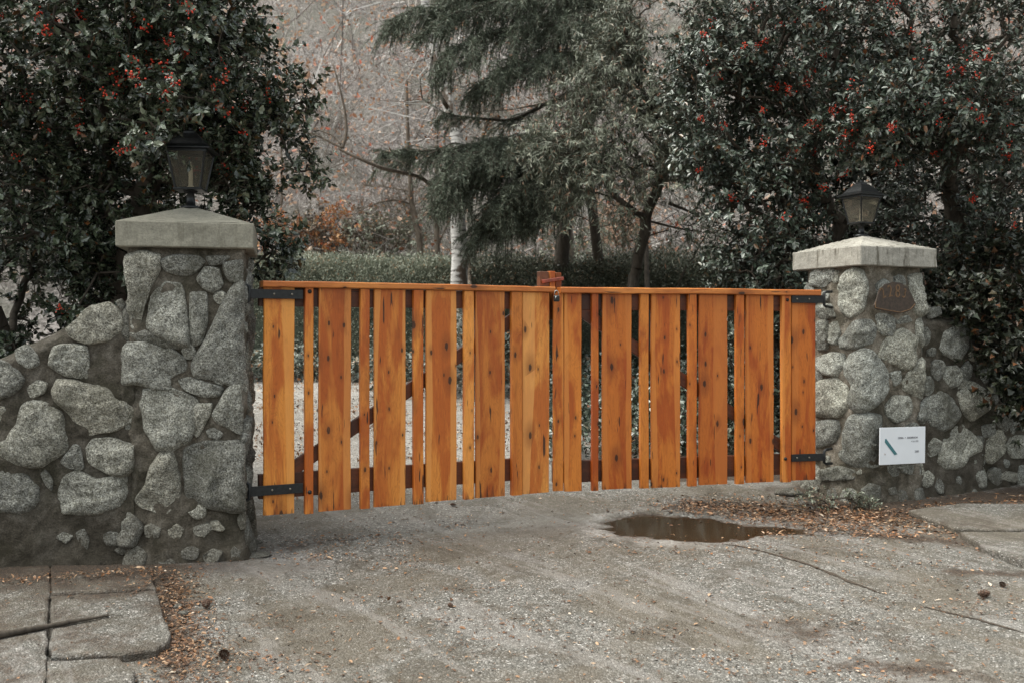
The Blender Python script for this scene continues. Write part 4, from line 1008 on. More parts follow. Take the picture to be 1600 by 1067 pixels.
# ------------------------------------------------------------------ vegetation
def leaf_template(kind):
    if kind == 'holly':
        V = np.array([(0, 0, 0), (-.24, .14, .05), (.24, .14, .05), (-.20, .34, -.01), (.20, .34, -.01), (0, .3, -.07), (-.30, .50, .07), (.30, .50, .07), (-.20, .70, 0), (.20, .70, 0), (0, .66, -.07), (0, 1.0, -.05)])
        Fc = np.array([(0, 5, 1), (0, 2, 5), (1, 5, 3), (2, 4, 5), (3, 5, 6), (4, 7, 5), (6, 5, 10), (7, 10, 5), (6, 10, 8), (7, 9, 10), (8, 10, 11), (9, 11, 10)])
    elif kind == 'oval':
        V = np.array([(0, 0, 0), (-.22, .28, .06), (.22, .28, .06), (0, .35, -.02), (-.24, .62, .04), (.24, .62, .04), (0, .68, -.04), (0, 1, -.12)])
        Fc = np.array([(0, 3, 1), (0, 2, 3), (1, 3, 4), (2, 5, 3), (4, 3, 6), (5, 6, 3), (4, 6, 7), (5, 7, 6)])
    elif kind == 'narrow':
        V = np.array([(0, 0, 0), (-.08, .4, .02), (.08, .4, .02), (0, .45, -.01), (0, 1, -.12)])
        Fc = np.array([(0, 3, 1), (0, 2, 3), (1, 3, 4), (2, 4, 3)])
    elif kind == 'ivy':
        V = np.array([(0, 0, 0), (-.42, .18, .03), (.42, .18, .03), (-.22, .45, 0), (.22, .45, 0), (0, .35, -.05), (0, 1, -.05)])
        Fc = np.array([(0, 5, 1), (0, 2, 5), (1, 5, 3), (2, 4, 5), (3, 5, 6), (4, 6, 5)])
    elif kind == 'needle':
        V = np.array([(-.06, 0, 0), (.06, 0, 0), (0, 1, 0)]); Fc = np.array([(0, 1, 2)])
    elif kind == 'spray':
        V = np.array([(0, 0, 0), (-.16, .35, 0), (.16, .3, 0), (-.05, .5, 0.02), (.22, .62, 0), (-.20, .75, 0), (0, 1, -.05), (.05, .42, .02)])
        Fc = np.array([(0, 3, 1), (0, 2, 7), (0, 7, 3), (7, 4, 3), (3, 4, 6), (3, 6, 5)])
    return V, Fc
def rand_unit(n, rs): return nrm(rs.normal(size=(n, 3)))
def sample_blobs(blobs, rs):
    """blobs: (centre, radii, n, shell); returns points and outward directions"""
    P = []; D = []
    for c, r, n, sh in blobs:
        u = rand_unit(n*5, rs); rad = 1-(rs.random(n*5)**1.6)*sh
        q = np.array(c)+u*np.array(r)*rad[:, None]*(1+0.25*fbm(u*1.0+np.array(c), 2.2, 3, 5))[:, None]
        k = vn(q, 1.9, 31)+0.8*vn(q, 4.2, 32) > (-0.12 if n >= 60 else -9)      # leave holes
        q, u2 = q[k][:n], u[k][:n]
        P.append(q); D.append(u2)
    return np.concatenate(P), np.concatenate(D)
def grow(stems, pts, rs, step=0.22, droop=0.05):
    """connect cluster points to a growing skeleton. stems: list of polylines. -> edges A,B,ra,rb"""
    N = []; par = []
    for pl in stems:
        pl = np.array(pl, float); last = -1
        q = []
        for a, b in zip(pl[:-1], pl[1:]):
            k = max(1, int(np.linalg.norm(b-a)/0.12))
            for j in range(k): q.append(a+(b-a)*j/k)
        q.append(pl[-1])
        for i, p in enumerate(q):
            p = p+rs.normal(0, 0.012, 3); N.append(p); par.append(last); last = len(N)-1
    base = np.array(stems[0][0])
    order = np.argsort(np.linalg.norm(pts-np.array([s_[-1] for s_ in stems]).mean(0), axis=1))
    cap = len(N)+len(pts)*8; A_ = np.zeros((cap, 3)); A_[:len(N)] = N; cnt = len(N); par = par+[0]*(cap-len(par))
    dist0 = np.zeros(cap)
    for i in range(cnt): dist0[i] = 0 if par[i] < 0 else dist0[par[i]]+np.linalg.norm(A_[i]-A_[par[i]])
    ends = np.zeros(len(pts), int)
    for i in order:
        p = pts[i]; d = np.linalg.norm(A_[:cnt]-p, axis=1)+0.18*dist0[:cnt]
        j = int(np.argmin(d)); L = np.linalg.norm(p-A_[j]); k = max(1, min(7, int(L/step)+1)); last = j; s0_ = A_[j].copy()
        for m_ in range(1, k+1):
            t = m_/k; q = s0_+(p-s0_)*t; q[2] -= math.sin(t*math.pi)*droop*L; 
            if m_ < k: q = q+rs.normal(0, 0.035, 3)*min(L, 1)
            A_[cnt] = q; par[cnt] = last; dist0[cnt] = dist0[last]+np.linalg.norm(q-A_[last]); last = cnt; cnt += 1
        ends[i] = last
    wgt = np.zeros(cnt); 
    for e in ends: wgt[e] += 1
    for i in range(cnt-1, -1, -1):
        if par[i] >= 0: wgt[par[i]] += wgt[i]
    return A_[:cnt], np.array(par[:cnt]), wgt, ends
ICO_V = None
def ico():
    t = (1+5**.5)/2
    V = nrm(np.array([(-1, t, 0), (1, t, 0), (-1, -t, 0), (1, -t, 0), (0, -1, t), (0, 1, t), (0, -1, -t), (0, 1, -t), (t, 0, -1), (t, 0, 1), (-t, 0, -1), (-t, 0, 1)], float))
    Fc = np.array([(0, 11, 5), (0, 5, 1), (0, 1, 7), (0, 7, 10), (0, 10, 11), (1, 5, 9), (5, 11, 4), (11, 10, 2), (10, 7, 6), (7, 1, 8), (3, 9, 4), (3, 4, 2), (3, 2, 6), (3, 6, 8), (3, 8, 9), (4, 9, 5), (2, 4, 11), (6, 2, 10), (8, 6, 7), (9, 8, 1)])
    return V, Fc
def shrub(name, label, cat, stems, blobs, kind, leaf, per, spriglen, mat, bark, seed, r0=0.0026, berries=0.0, group=None, width=1.0, upb=0.35, droop=0.05, leafvar=0.35, rmax=0.09, bsel=None, keep=None, dn=0.0):
    rs = np.random.default_rng(seed)
    root = empty(name, tuple(stems[0][0])); tag(root, label, cat, group)
    P, D = sample_blobs(blobs, rs)
    if keep is not None:
        k = keep(P); P, D = P[k], D[k]
    A_, par, wgt, ends = grow(stems, P, rs, droop=droop)
    rad = np.minimum(r0*np.maximum(wgt, 1)**0.46, rmax)
    i = np.where(par >= 0)[0]; ra = np.minimum(rad[par[i]], rad[i]*1.25)
    V1, F1 = segs(A_[par[i]], A_[i], ra, rad[i], 5)
    # sprigs
    n = len(P); sd = nrm(D*0.8+rand_unit(n, rs)*0.7+np.array([0, 0, upb])); sL = spriglen*rs.uniform(0.6, 1.3, n)
    S0 = A_[ends]; S1 = S0+sd*sL[:, None]; S1[:, 2] -= dn*sL
    V2, F2 = segs(S0, S1, np.full(n, r0), np.full(n, r0*0.5), 3)
    k5 = F1.shape[1]
    mesh('trunk', np.concatenate([V1, V2]), np.concatenate([F1, F2+len(V1)]), bark, root, True)
    idx = np.repeat(np.arange(n), per); t = rs.random(len(idx))**0.8
    O = S0[idx]+(S1-S0)[idx]*t[:, None]+rs.normal(0, leaf*0.12, (len(idx), 3))
    side = rand_unit(len(idx), rs); ax = nrm((S1-S0))[idx]; side = nrm(side-ax*np.sum(side*ax, 1, keepdims=True))
    ld = nrm(ax*rs.uniform(0.2, 0.9, (len(idx), 1))+side*0.9+np.array([0, 0, -0.1-dn]))
    upv = nrm(ax*0.6+np.array([0, 0, 0.7])+rand_unit(len(idx), rs)*0.55)
    X, Y, Z = frame_from(ld, upv)
    T, Fc = leaf_template(kind); s = leaf*(1+leafvar*rs.uniform(-1, 1, len(idx)))
    sc = np.stack([s*width*rs.uniform(0.8, 1.15, len(s)), s, s], -1)
    V, FF = inst(T, Fc, O, X, Y, Z, sc); mesh('crown', V, FF, mat, root, False)
    if berries:
        nb = int(n*berries); cand = np.arange(n) if bsel is None else np.where(bsel(S1))[0]
        sel = rs.choice(cand, min(nb, len(cand)), replace=False); Tb, Fb = ico()
        cnt = rs.integers(9, 26, len(sel)); ii = np.repeat(sel, cnt)
        O = S0[ii]+(S1-S0)[ii]*(.55+.35*rs.random((len(ii), 1)))+rs.normal(0, 0.017, (len(ii), 3))
        e = np.eye(3); V, FF = inst(Tb, Fb, O, np.tile(e[0], (len(O), 1)), np.tile(e[1], (len(O), 1)), np.tile(e[2], (len(O), 1)), rs.uniform(0.0055, 0.0085, len(O)))
        mesh('berries', V, FF, M_berry, root, True)
    return root

def Bp(px, py, d, rx, ry, rz, n, sh=0.75): return (W(px, py, d), (rx, ry, rz), n, sh)
def clear_view(P):
    """holly does not grow inside pillars or hide the cap"""
    x = HX+P[:, 0]/P[:, 1]*F; y = HY-(P[:, 2]-CZ)/P[:, 1]*F
    bad = (x > 165) & (x < 400) & (y > 300) & (P[:, 1] < 6.75)
    bad |= (x > 1225) & (x < 1475) & (y > 350) & (P[:, 1] < 8.3)
    bad |= (x > 290) & (x < 345) & (y > 195) & (y < 330) & (P[:, 1] < 6.3)
    bad |= (x > 1305) & (x < 1385) & (y > 275) & (P[:, 1] < 7.95)
    bad |= (x > 340) & (x < 530) & (y > 425) & (P[:, 1] < 9)
    bad |= (x > 392) & (x < 600) & (y > -50) & (P[:, 1] < 7.6) & (vn(P, 5.5, 77) < 0.06+0.0035*np.clip(x-400, 0, 40))
    bad |= (P[:, 2] < gh(P[:, 0], P[:, 1])+0.03)
    return ~bad
gz = lambda x, y: ghs(x, y)-0.05
# left holly: one multi-stemmed tree behind the left wall
base = np.array([-3.0, 7.4, gz(-3.0, 7.4)])
stems = [[base, base+[0.05, -0.1, 1.0], base+[0.35, -0.4, 2.0], base+[0.7, -0.6, 2.9]], [base+[-.2, 0, 0], base+[-0.6, -0.2, 1.1], base+[-1.0, -0.6, 2.3]], [base+[.15, .1, 0], base+[0.5, 0.1, 0.9], base+[0.9, -0.1, 1.7]]]
shrub('holly_tree', 'large holly tree with red berries overhanging the left pillar and wall', 'tree', stems, [
    Bp(60, 60, 6.6, 1.0, 0.8, 0.75, 420), Bp(230, 40, 6.5, 0.75, 0.75, 0.6, 420), Bp(318, 25, 6.4, 0.27, 0.6, 0.5, 230), Bp(278, 140, 6.5, 0.29, 0.55, 0.45, 240),
    Bp(120, 200, 6.9, 0.9, 0.8, 0.7, 330), Bp(310, 220, 6.9, 0.36, 0.3, 0.35, 120), Bp(60, 350, 7.2, 1.1, 0.8, 0.8, 330), Bp(190, 330, 7.2, 0.55, 0.6, 0.6, 190), Bp(360, 300, 6.7, 0.20, 0.3, 0.30, 110),
    Bp(405, 345, 6.8, 0.20, 0.3, 0.24, 90), Bp(410, 190, 6.7, 0.16, 0.25, 0.11, 44), Bp(30, 500, 7.4, 1.1, 0.6, 0.5, 260), Bp(40, 470, 6.9, .9, .4, .35, 160), Bp(130, 440, 7.3, 0.6, 0.4, 0.5, 130), Bp(452, 165, 6.9, 0.16, 0.15, 0.08, 34), Bp(490, 142, 6.9, 0.09, 0.1, 0.07, 16), Bp(472, 265, 6.9, 0.10, 0.1, 0.06, 18), Bp(-200, 150, 6.8, 1.4, 0.9, 1.7, 380), Bp(243, 212, 5.80, 0.07, 0.08, 0.09, 16), Bp(285, 150, 5.95, .2, .15, .06, 30), Bp(380, 250, 6.4, 0.15, 0.25, 0.2, 60), Bp(412, 380, 6.7, 0.17, .25, .15, 70), Bp(240, 180, 6.1, .3, .25, .2, 70), Bp(528, 100, 6.9, .06, .1, .06, 10), Bp(60, -230, 6.3, 1.6, 1.3, 0.7, 620), Bp(-250, -100, 6.2, 1.2, 1.2, 0.9, 420), Bp(395, 110, 6.6, .14, .2, .2, 30), Bp(100, 300, 7.9, 1.3, 0.5, 1.0, 420), Bp(40, 460, 8.0, 1.2, 0.5, 0.7, 260), Bp(445, 215, 6.7, .13, .15, .07, 28), Bp(440, 325, 6.8, .14, .15, .13, 44), Bp(420, 400, 6.8, .14, .15, .1, 40)],  # blobs above the frame are extra crown added to shade the wall
    'holly', 0.050, 18, 0.21, M_holly, M_bark, 1, berries=0.045, keep=clear_view, bsel=lambda S: (S[:, 1] < 6.6))
# right holly-like evergreen
base = np.array([4.3, 9.6, gz(4.3, 9.6)])
stems = [[base, base+[0, -0.1, 1.2], base+[-0.3, -0.4, 2.6], base+[-0.6, -0.4, 3.6]], [base+[.3, 0, 0], base+[0.9, -0.3, 1.4], base+[1.4, -0.6, 2.6]], [base+[-.2, 0, 0], base+[-0.9, -0.1, 0.9], base+[-1.5, -0.1, 1.8]]]
shrub('holly_tree', 'tall dense berried evergreen behind the right pillar', 'tree', stems, [
    Bp(1190, 60, 9.0, 0.75, 0.8, 0.8, 400), Bp(1140, 180, 9.0, 0.5, 0.6, 0.65, 320), Bp(1230, 200, 8.9, 0.55, 0.6, 0.6, 300), Bp(1340, 60, 8.8, 0.9, 0.8, 0.6, 420),
    Bp(1430, 200, 8.3, 0.75, 0.45, 0.22, 300, 0.9), Bp(1370, 215, 8.2, 0.3, 0.3, 0.15, 80), Bp(1560, 60, 8.9, 0.9, 0.8, 0.7, 330), Bp(1560, 230, 8.4, 0.6, 0.5, 0.35, 200), Bp(1180, 320, 9.0, 0.55, 0.5, 0.6, 340),
    Bp(1200, 430, 9.1, 0.50, 0.5, 0.5, 300), Bp(1160, 400, 9.2, 0.3, 0.4, 0.3, 120), Bp(1180, 560, 9.2, 0.6, 0.4, 0.7, 260), Bp(1430, 320, 9.4, 0.8, 0.6, 0.5, 180), Bp(1560, 360, 9.3, 0.9, 0.7, 0.7, 220), Bp(1780, 200, 9, 1.3, 1.0, 2.0, 330), Bp(1440, -220, 8.3, 1.9, 1.5, 0.8, 650), Bp(1480, 150, 8.0, 0.8, 0.5, 0.2, 220), Bp(1345, 235, 7.9, .4, .35, .12, 90), Bp(1100, 110, 9.2, .35, .4, .3, 120), Bp(1110, 250, 9.3, .3, .4, .35, 120), Bp(1560, 470, 9.0, .9, .5, .6, 300)],  # blob above the frame is extra crown added to cut skylight below
    'oval', 0.052, 15, 0.20, M_holly2, M_bark, 2, berries=0.038, keep=clear_view, bsel=lambda S: (S[:, 2] > 2.2) & (S[:, 1] < 8.9), width=0.9)
base = np.array([5.6, 11.4, gz(5.6, 11.4)])  # dark tree added as backing so gaps in the right holly stay dark
shrub('evergreen_backing', 'added dark evergreen backing that keeps the gaps behind the right holly dark', 'tree', [[base, base+[0, 0, 2.0], base+[0, 0, 4.0]], [base, base+[-1.2, 0, 1.6], base+[-1.8, 0, 3.2]]], [
    Bp(1330, 120, 11.2, 1.3, .6, 1.5, 420, .9), Bp(1350, 420, 11.2, 1.3, .6, 1.2, 420, .9), Bp(1560, 150, 11.2, 1.4, .6, 1.6, 420, .9), Bp(1580, 430, 11.2, 1.5, .6, 1.2, 420, .9), Bp(1760, 300, 11.2, 1.2, .6, 2.4, 260, .9)],
    'oval', .085, 14, .3, M_ivy, M_bark, 41)
# ivy over the right wall
M_ivystem = M_bark
base = np.array([3.75, 8.35, gz(3.75, 8.35)])
shrub('ivy_bush', 'dark ivy tangle with rusty leaves spilling over the low right wall', 'bush', [[base, base+[0.1, -0.1, 0.6], base+[0.2, -0.2, 1.2]]], [
    Bp(1520, 450, 8.3, 0.5, 0.35, 0.40, 230), Bp(1590, 480, 8.4, 0.5, 0.35, 0.5, 200), Bp(1555, 560, 8.2, 0.32, 0.25, 0.3, 140), Bp(1600, 600, 8.15, 0.35, 0.25, 0.25, 120), Bp(1700, 540, 8.5, 0.6, 0.3, 0.6, 150), Bp(1570, 510, 7.5, .24, .08, .28, 150), Bp(1600, 620, 7.5, .2, .08, .2, 110), Bp(1515, 470, 7.6, .15, .1, .12, 50)],
    'ivy', 0.05, 16, 0.18, M_ivy, M_bark, 3, keep=clear_view)
# weeds at the pillar foot
wp = on_ground(1330, 795)
shrub('weed_clump', 'pale green weeds at the foot of the right pillar', 'plant', [[wp+[0, 0, -0.02], wp+[0, 0, 0.05]]], [((wp[0]-0.05, wp[1]-0.03, wp[2]+0.05), (0.22, 0.10, 0.05), 70, 0.9), ((wp[0]-0.25, wp[1]+0.05, wp[2]+0.05), (0.14, 0.10, 0.06), 40, 0.9)],
      'oval', 0.022, 7, 0.05, M_hedge, M_bark, 4, r0=0.001)
# narrow-leaved shrub in the middle
base = np.array([1.15, 11.0, gz(1.15, 11.0)])
shrub('willow_leaved_shrub', 'tall airy shrub with narrow grey green leaves behind the middle of the gate', 'shrub', [[base, base+[0.1, 0, 1.0], base+[0.3, -.1, 2.0], base+[0.6, -.2, 3.0]], [base+[.1, 0, 0], base+[0.6, 0, 1.3], base+[1.3, -.1, 2.5]]], [
    Bp(880, 230, 10.8, 0.50, 0.4, 0.35, 230), Bp(940, 270, 10.8, 0.5, 0.4, 0.4, 230), Bp(1000, 220, 10.8, 0.5, 0.4, 0.5, 230), Bp(1030, 130, 10.9, 0.5, 0.4, 0.4, 200), Bp(1020, 40, 11, 0.5, 0.4, 0.5, 230), Bp(960, 330, 10.8, 0.5, 0.3, 0.2, 90), Bp(1070, 300, 10.6, 0.25, 0.3, 0.5, 110), Bp(960, 110, 11, .5, .4, .5, 240), Bp(1080, 200, 10.8, .4, .4, .5, 200), Bp(1100, 40, 11, .5, .4, .5, 200), Bp(900, 150, 11, .3, .3, .3, 80)],
    'narrow', 0.070, 21, 0.26, M_willow, M_bark, 5, berries=0.0, upb=0.0, dn=0.4, r0=0.002)
# cedar with hanging boughs
def cedar():
    rs = np.random.default_rng(12)
    bx, by = 1.35, 13.2
    root = empty('weeping_conifer', (bx, by, ghs(bx, by))); tag(root, 'weeping conifer with dark curtains of hanging needles above the gate latch', 'tree')
    b = MB(); z0 = gz(bx, by)
    trunk = [(0.62, by, ghs(.62, by)-.1), (0.66, by, 2.3), (0.75, by, 3.3), (1.05, by-0.1, 4.2), (1.25, by, 5.6), (1.3, by, 7.5)]
    trunk2 = [(1.25, by, z0), (1.15, by, 2.2), (1.0, by, 3.5), (0.85, by, 5.5)]
    b.tube(trunk, [0.11, 0.10, 0.095, 0.085, 0.07, 0.05], 9); b.tube(trunk2, [0.08, 0.07, 0.06, 0.04], 8)
    boughs = []
    def bough(pts, hang, fan, n=70, bias=(0, 0)):
        P = np.array([W(x, y, d) for x, y, d in pts]); t = np.linspace(0, 1, 40); u = np.linspace(0, 1, len(P))
        C_ = np.stack([np.interp(t, u, P[:, k]) for k in range(3)], -1)
        for _ in range(4): C_[1:-1] = (C_[:-2]+2*C_[1:-1]+C_[2:])/4
        boughs.append((C_, hang, fan, n)); b.tube(C_[::3], np.linspace(0.035, 0.006, len(C_[::3])), 6)
    bough([(1010, 60, 13), (930, 10, 12.6), (840, -10, 12.2), (740, 0, 11.9), (660, 15, 11.8), (608, 35, 11.7)], (0.10, 1.05), 0.42, 760)
    bough([(1000, 30, 12.6), (920, 40, 12.2), (850, 40, 11.9), (780, 50, 11.7), (720, 70, 11.5), (690, 100, 11.4)], (0.2, 1.0), 0.38, 600)
    bough([(1010, -60, 13), (900, -90, 12.3), (780, -70, 12), (700, -40, 11.8)], (0.5, 1.0), 0.38, 480)
    bough([(880, 250, 13), (830, 225, 12.4), (760, 225, 12), (690, 235, 11.8), (640, 238, 11.7), (598, 240, 11.6)], (0.08, 0.42), 0.36, 560)
    bough([(880, 245, 12.9), (820, 255, 12.2), (770, 270, 11.9), (720, 290, 11.7), (690, 320, 11.6)], (0.3, 0.75), 0.32, 480)
    bough([(880, 200, 13), (850, 250, 12.3), (830, 300, 11.9), (815, 345, 11.7)], (0.4, 0.75), 0.32, 420)
    bough([(870, 320, 13), (830, 325, 12.3), (790, 340, 12.0), (750, 370, 11.8)], (0.3, 0.55), 0.3, 300)
    bough([(900, 140, 13), (860, 160, 12.5), (800, 190, 12.2), (740, 185, 12.0), (690, 178, 12)], (0.1, 0.3), 0.25, 140)
    bough([(1000, 120, 13.3), (960, 60, 13), (930, -20, 12.9), (940, -90, 12.8)], (0.4, 0.9), 0.3, 170)
    bough([(905, 230, 12.5), (845, 215, 11.9), (785, 225, 11.6), (735, 250, 11.5), (690, 285, 11.4)], (0.35, 0.85), .42, 620)
    bough([(905, 290, 12.5), (860, 285, 12.0), (815, 295, 11.8), (775, 325, 11.7)], (0.5, 0.9), .36, 520)
    bough([(1000, 90, 12.8), (930, 85, 12.2), (860, 90, 11.8), (800, 105, 11.6), (755, 130, 11.5)], (0.3, 0.75), .4, 620)
    bough([(1000, -10, 12.8), (900, -20, 12.0), (800, -5, 11.6), (720, 20, 11.4), (650, 60, 11.4)], (0.2, 0.6), .42, 560)
    SA = []; SB = []; NO = []; ND = []
    lines = []
    for C_, hang, fan, n in boughs:
        lines.append((C_, hang, n*0.35, 0.0))
        ns = max(7, int(n/22))
        for _ in range(ns):                       # side branches in the bough's plane, drooping
            t = rs.uniform(.05, .95); k = int(t*38); T = nrm(C_[k+1]-C_[k]); a_ = rs.choice([-1, 1])*rs.uniform(.35, 1.25)
            d_ = nrm(np.array([T[0]*math.cos(a_)-T[1]*math.sin(a_), T[0]*math.sin(a_)+T[1]*math.cos(a_), T[2]*.5+rs.uniform(-.15, .25)])); L = rs.uniform(.5, 1.35)*fan*2.3*(1.05-.6*t); q = C_[k].copy(); pts_ = [q.copy()]
            for j in range(12): q = q+d_*L/12; d_ = nrm(d_+np.array([0, 0, -.07])+rs.normal(0, .05, 3)); pts_.append(q.copy())
            pts_ = np.array(pts_); b.tube(pts_, np.linspace(.010, .003, 13), 4, False); lines.append((pts_, (hang[0]*.6, hang[1]*rs.uniform(.45, 1.0)), n*0.95/ns, t*.5))
    for C_, hang, n, t0 in lines:
        m1 = len(C_)-1
        for _ in range(int(n)+1):
            t = rs.random()**0.85; k = min(int(t*m1), m1-1); p = C_[k]+(C_[k+1]-C_[k])*rs.random()
            T = nrm(C_[k+1]-C_[k]); lat = rand_unit(1, rs)[0]
            L = (hang[0]+(hang[1]-hang[0])*rs.random()**1.5)*(1.05-0.7*max(t, t0))+0.07; m_ = max(3, int(L/0.08)); prev = p; dr_ = nrm(T*0.9+lat*0.5+np.array([0, 0, 0.05]))
            dz_ = rs.uniform(.12, .42)
            for j in range(m_):
                dr_ = nrm(dr_+np.array([0, 0, -dz_])+rs.normal(0, 0.07, 3)); nx_ = prev+dr_*L/m_; SA.append(prev); SB.append(nx_)
                kk = int(L/m_/0.0068)+1; f = rs.random(kk)[:, None]; NO.append(prev+(nx_-prev)*f); ND.append(np.repeat(dr_[None], kk, 0)); prev = nx_
    SA, SB = np.array(SA), np.array(SB); V2, F2 = segs(SA, SB, np.full(len(SA), 0.0035), np.full(len(SA), 0.003), 3)
    b.add(V2, F2.tolist()); b.build('trunk', M_bark, root, True)
    O = np.concatenate(NO); Dn = np.concatenate(ND); nd = nrm(Dn*0.75+rand_unit(len(O), rs)*0.75); X, Y, Z = frame_from(nd, rand_unit(len(O), rs))
    T, Fc = leaf_template('needle'); V, FF = inst(T, Fc, O, X, Y, Z, rs.uniform(0.03, 0.07, len(O)))
    mesh('crown', V, FF, M_cedar, root, False)
cedar()
# birch
def mat_birch():
    g = NG('birch_bark'); v = g.tex()
    a = g.noise(g.map(v, (1, 1, 5)), 4.5, 5, 0.7, 0.6); b = g.noise(v, 3, 4, 0.6)
    c = g.ramp(a, [(0.36, (0.05, 0.04, 0.035)), (0.44, (0.42, 0.40, 0.38)), (0.7, (0.72, 0.70, 0.68))])
    c = g.mix(g.rf(b, 0.53, 0.60), c, (0.10, 0.07, 0.05))
    return g.out(c, 0.7, a, 0.5, 0.01)
M_birch = mat_birch()
def birch():
    d = 12.6
    P = [W(718, 560, d), W(717, 445, d), W(719, 400, d), W(714, 330, d), W(722, 250, d), W(700, 160, d+.3), W(688, 120, d+.4), W(668, 40, d+.5), W(655, -60, d+.6), W(650, -200, d+.7)]
    P[0][2] = ghs(P[0][0], d)-0.1
    root = empty('birch_tree', tuple(P[0])); tag(root, 'white barked birch rising behind the left gate leaf', 'tree')
    b = MB(); pts = np.array(P); t = np.linspace(0, 1, 46); u = np.linspace(0, 1, len(pts)); C_ = np.stack([np.interp(t, u, pts[:, k]) for k in range(3)], -1)
    for _ in range(3): C_[1:-1] = (C_[:-2]+2*C_[1:-1]+C_[2:])/4
    b.tube(C_, np.linspace(0.120, 0.05, 46), 14)
    for path, r in (([(700, 170, d), (670, 120, d-.2), (680, 60, d-.3), (700, 0, d-.3)], .03), ([(714, 330, d), (690, 280, d-.3), (650, 255, d-.4), (600, 240, d-.5)], .022), ([(706, 185, d), (660, 155, d-.2), (655, 120, d-.3), (672, 100, d-.3)], .016), ([(660, 158, d-.2), (640, 160, d-.3), (590, 157, d-.4)], .009)):
        q = np.array([W(*p) for p in path]); b.tube(q, np.linspace(r, r*0.4, len(q)), 7)
    b.build('trunk', M_birch, root, True)
    # sparse twigs with a few rusty leaves
    rs = np.random.default_rng(5); n = 260; k = rs.integers(18, 45, n); A0 = C_[k]; D = nrm(rand_unit(n, rs)+np.array([0, 0, 0.25])); L = rs.uniform(0.3, 1.3, n)
    B0 = A0+D*L[:, None]*0.6; C0 = B0+nrm(D+rand_unit(n, rs)*0.5-np.array([0, 0, .3]))*L[:, None]*0.5
    V1, F1 = segs(np.concatenate([A0, B0]), np.concatenate([B0, C0]), np.full(2*n, .006), np.full(2*n, .003), 3); mesh('twigs', V1, F1, M_twig, root)
    O = np.repeat(C0, 3, 0)+rs.normal(0, .15, (3*n, 3)); X, Y, Z = frame_from(rand_unit(3*n, rs), rand_unit(3*n, rs)); T, Fc = leaf_template('oval'); V, FF = inst(T, Fc, O, X, Y, Z, np.full(3*n, .045)); mesh('leaves', V, FF, M_orange, root)
birch()
# slender trunks and bare trees
def bare_tree(name, label, paths, d, mat, seed, n=120, rtw=0.004, leaves=40, cat='tree'):
    rs = np.random.default_rng(seed)
    p0 = W(paths[0][0][0][0], paths[0][0][0][1], d); p0[2] = ghs(p0[0], d)-0.1
    root = empty(name, tuple(p0)); tag(root, label, cat); b = MB(); allp = []
    for i, (pp, r) in enumerate(paths):
        q = np.array([W(p[0], p[1], d+(p[2] if len(p) > 2 else 0)) for p in pp])
        if i == 0: q[0] = p0
        t = np.linspace(0, 1, 8*len(q)); u = np.linspace(0, 1, len(q)); C_ = np.stack([np.interp(t, u, q[:, k]) for k in range(3)], -1)
        for _ in range(2): C_[1:-1] = (C_[:-2]+2*C_[1:-1]+C_[2:])/4
        C_ += np.cumsum(rs.normal(0, r*0.06, C_.shape), 0)*[[1, 1, 0.3]]
        b.tube(C_, np.linspace(r, r*0.35, len(C_)), 8); allp.append(C_[len(C_)//3 if i == 0 else 2:])
    AP = np.concatenate(allp)
    SA = []; SB = []; R0 = []
    for _ in range(n):
        p = AP[rs.integers(len(AP))]; D = nrm(rs.normal(size=3)+np.array([0, 0, .2])); L = rs.uniform(.15, .8)
        for j in range(5):
            q = p+D*L/5; SA.append(p); SB.append(q); R0.append(rtw*(1-j*.16)); p = q; D = nrm(D+rs.normal(0, .25, 3))
            if rs.random() < .6:
                D2 = nrm(D+rs.normal(0, .6, 3)); q2 = p+D2*L/4; SA.append(p); SB.append(q2); R0.append(rtw*.5)
    R0 = np.array(R0); V2, F2 = segs(np.array(SA), np.array(SB), R0, R0*.8, 3); b.add(V2, F2.tolist()); b.build('trunk', mat, root, True)
    if leaves:
        SBa = np.array(SB); O = SBa[rs.integers(len(SBa), size=leaves)]+rs.normal(0, .02, (leaves, 3)); X, Y, Z = frame_from(rand_unit(leaves, rs), rand_unit(leaves, rs)); T, Fc = leaf_template('oval'); V, FF = inst(T, Fc, O, X, Y, Z, rs.uniform(.03, .06, leaves)); mesh('leaves', V, FF, M_orange, root)
    return root
bare_tree('slender_tree', 'thin leaning brown trunk left of the birch', [([(662, 420), (654, 370), (645, 320), (640, 240), (636, 120)], .06), ([(645, 320), (615, 312), (590, 318), (560, 330)], .018), ([(643, 300), (600, 292), (570, 290)], .012)], 15.2, M_brbark, 3, 200)
bare_tree('slender_tree', 'straight thin brown trunk between the leaning trunk and the birch', [([(686, 420), (682, 360), (680, 300), (682, 200), (690, 80)], .05), ([(683, 385), (700, 350), (712, 330)], .014)], 15.2, M_brbark, 4, 160)
bare_tree('bare_tree', 'dark bare tree with forked low limbs seen above the right gate leaf', [([(1012, 420, 2), (1010, 330, 1.5), (1006, 292, 1)], .04), ([(1006, 292, 1), (1040, 283), (1080, 278)], .032), ([(1006, 295), (985, 315), (960, 340)], .013), ([(970, 325, -.5), (1010, 345, -.5), (1060, 358, -.5), (1110, 365, -.5)], .018), ([(1045, 318, -.4), (1075, 330, -.4), (1105, 345, -.4)], .02), ([(1045, 360), (1000, 372), (960, 385)], .008), ([(990, 260, 0), (1005, 290, 0), (1040, 240, 0), (1090, 225, 0)], .012), ([(930, 165, 0), (970, 150, 0), (1040, 125, 0)], .02), ([(990, 170, 0), (1040, 155, 0), (1090, 150, 0)], .015)], 11.6, M_bark, 6, 150, leaves=60)
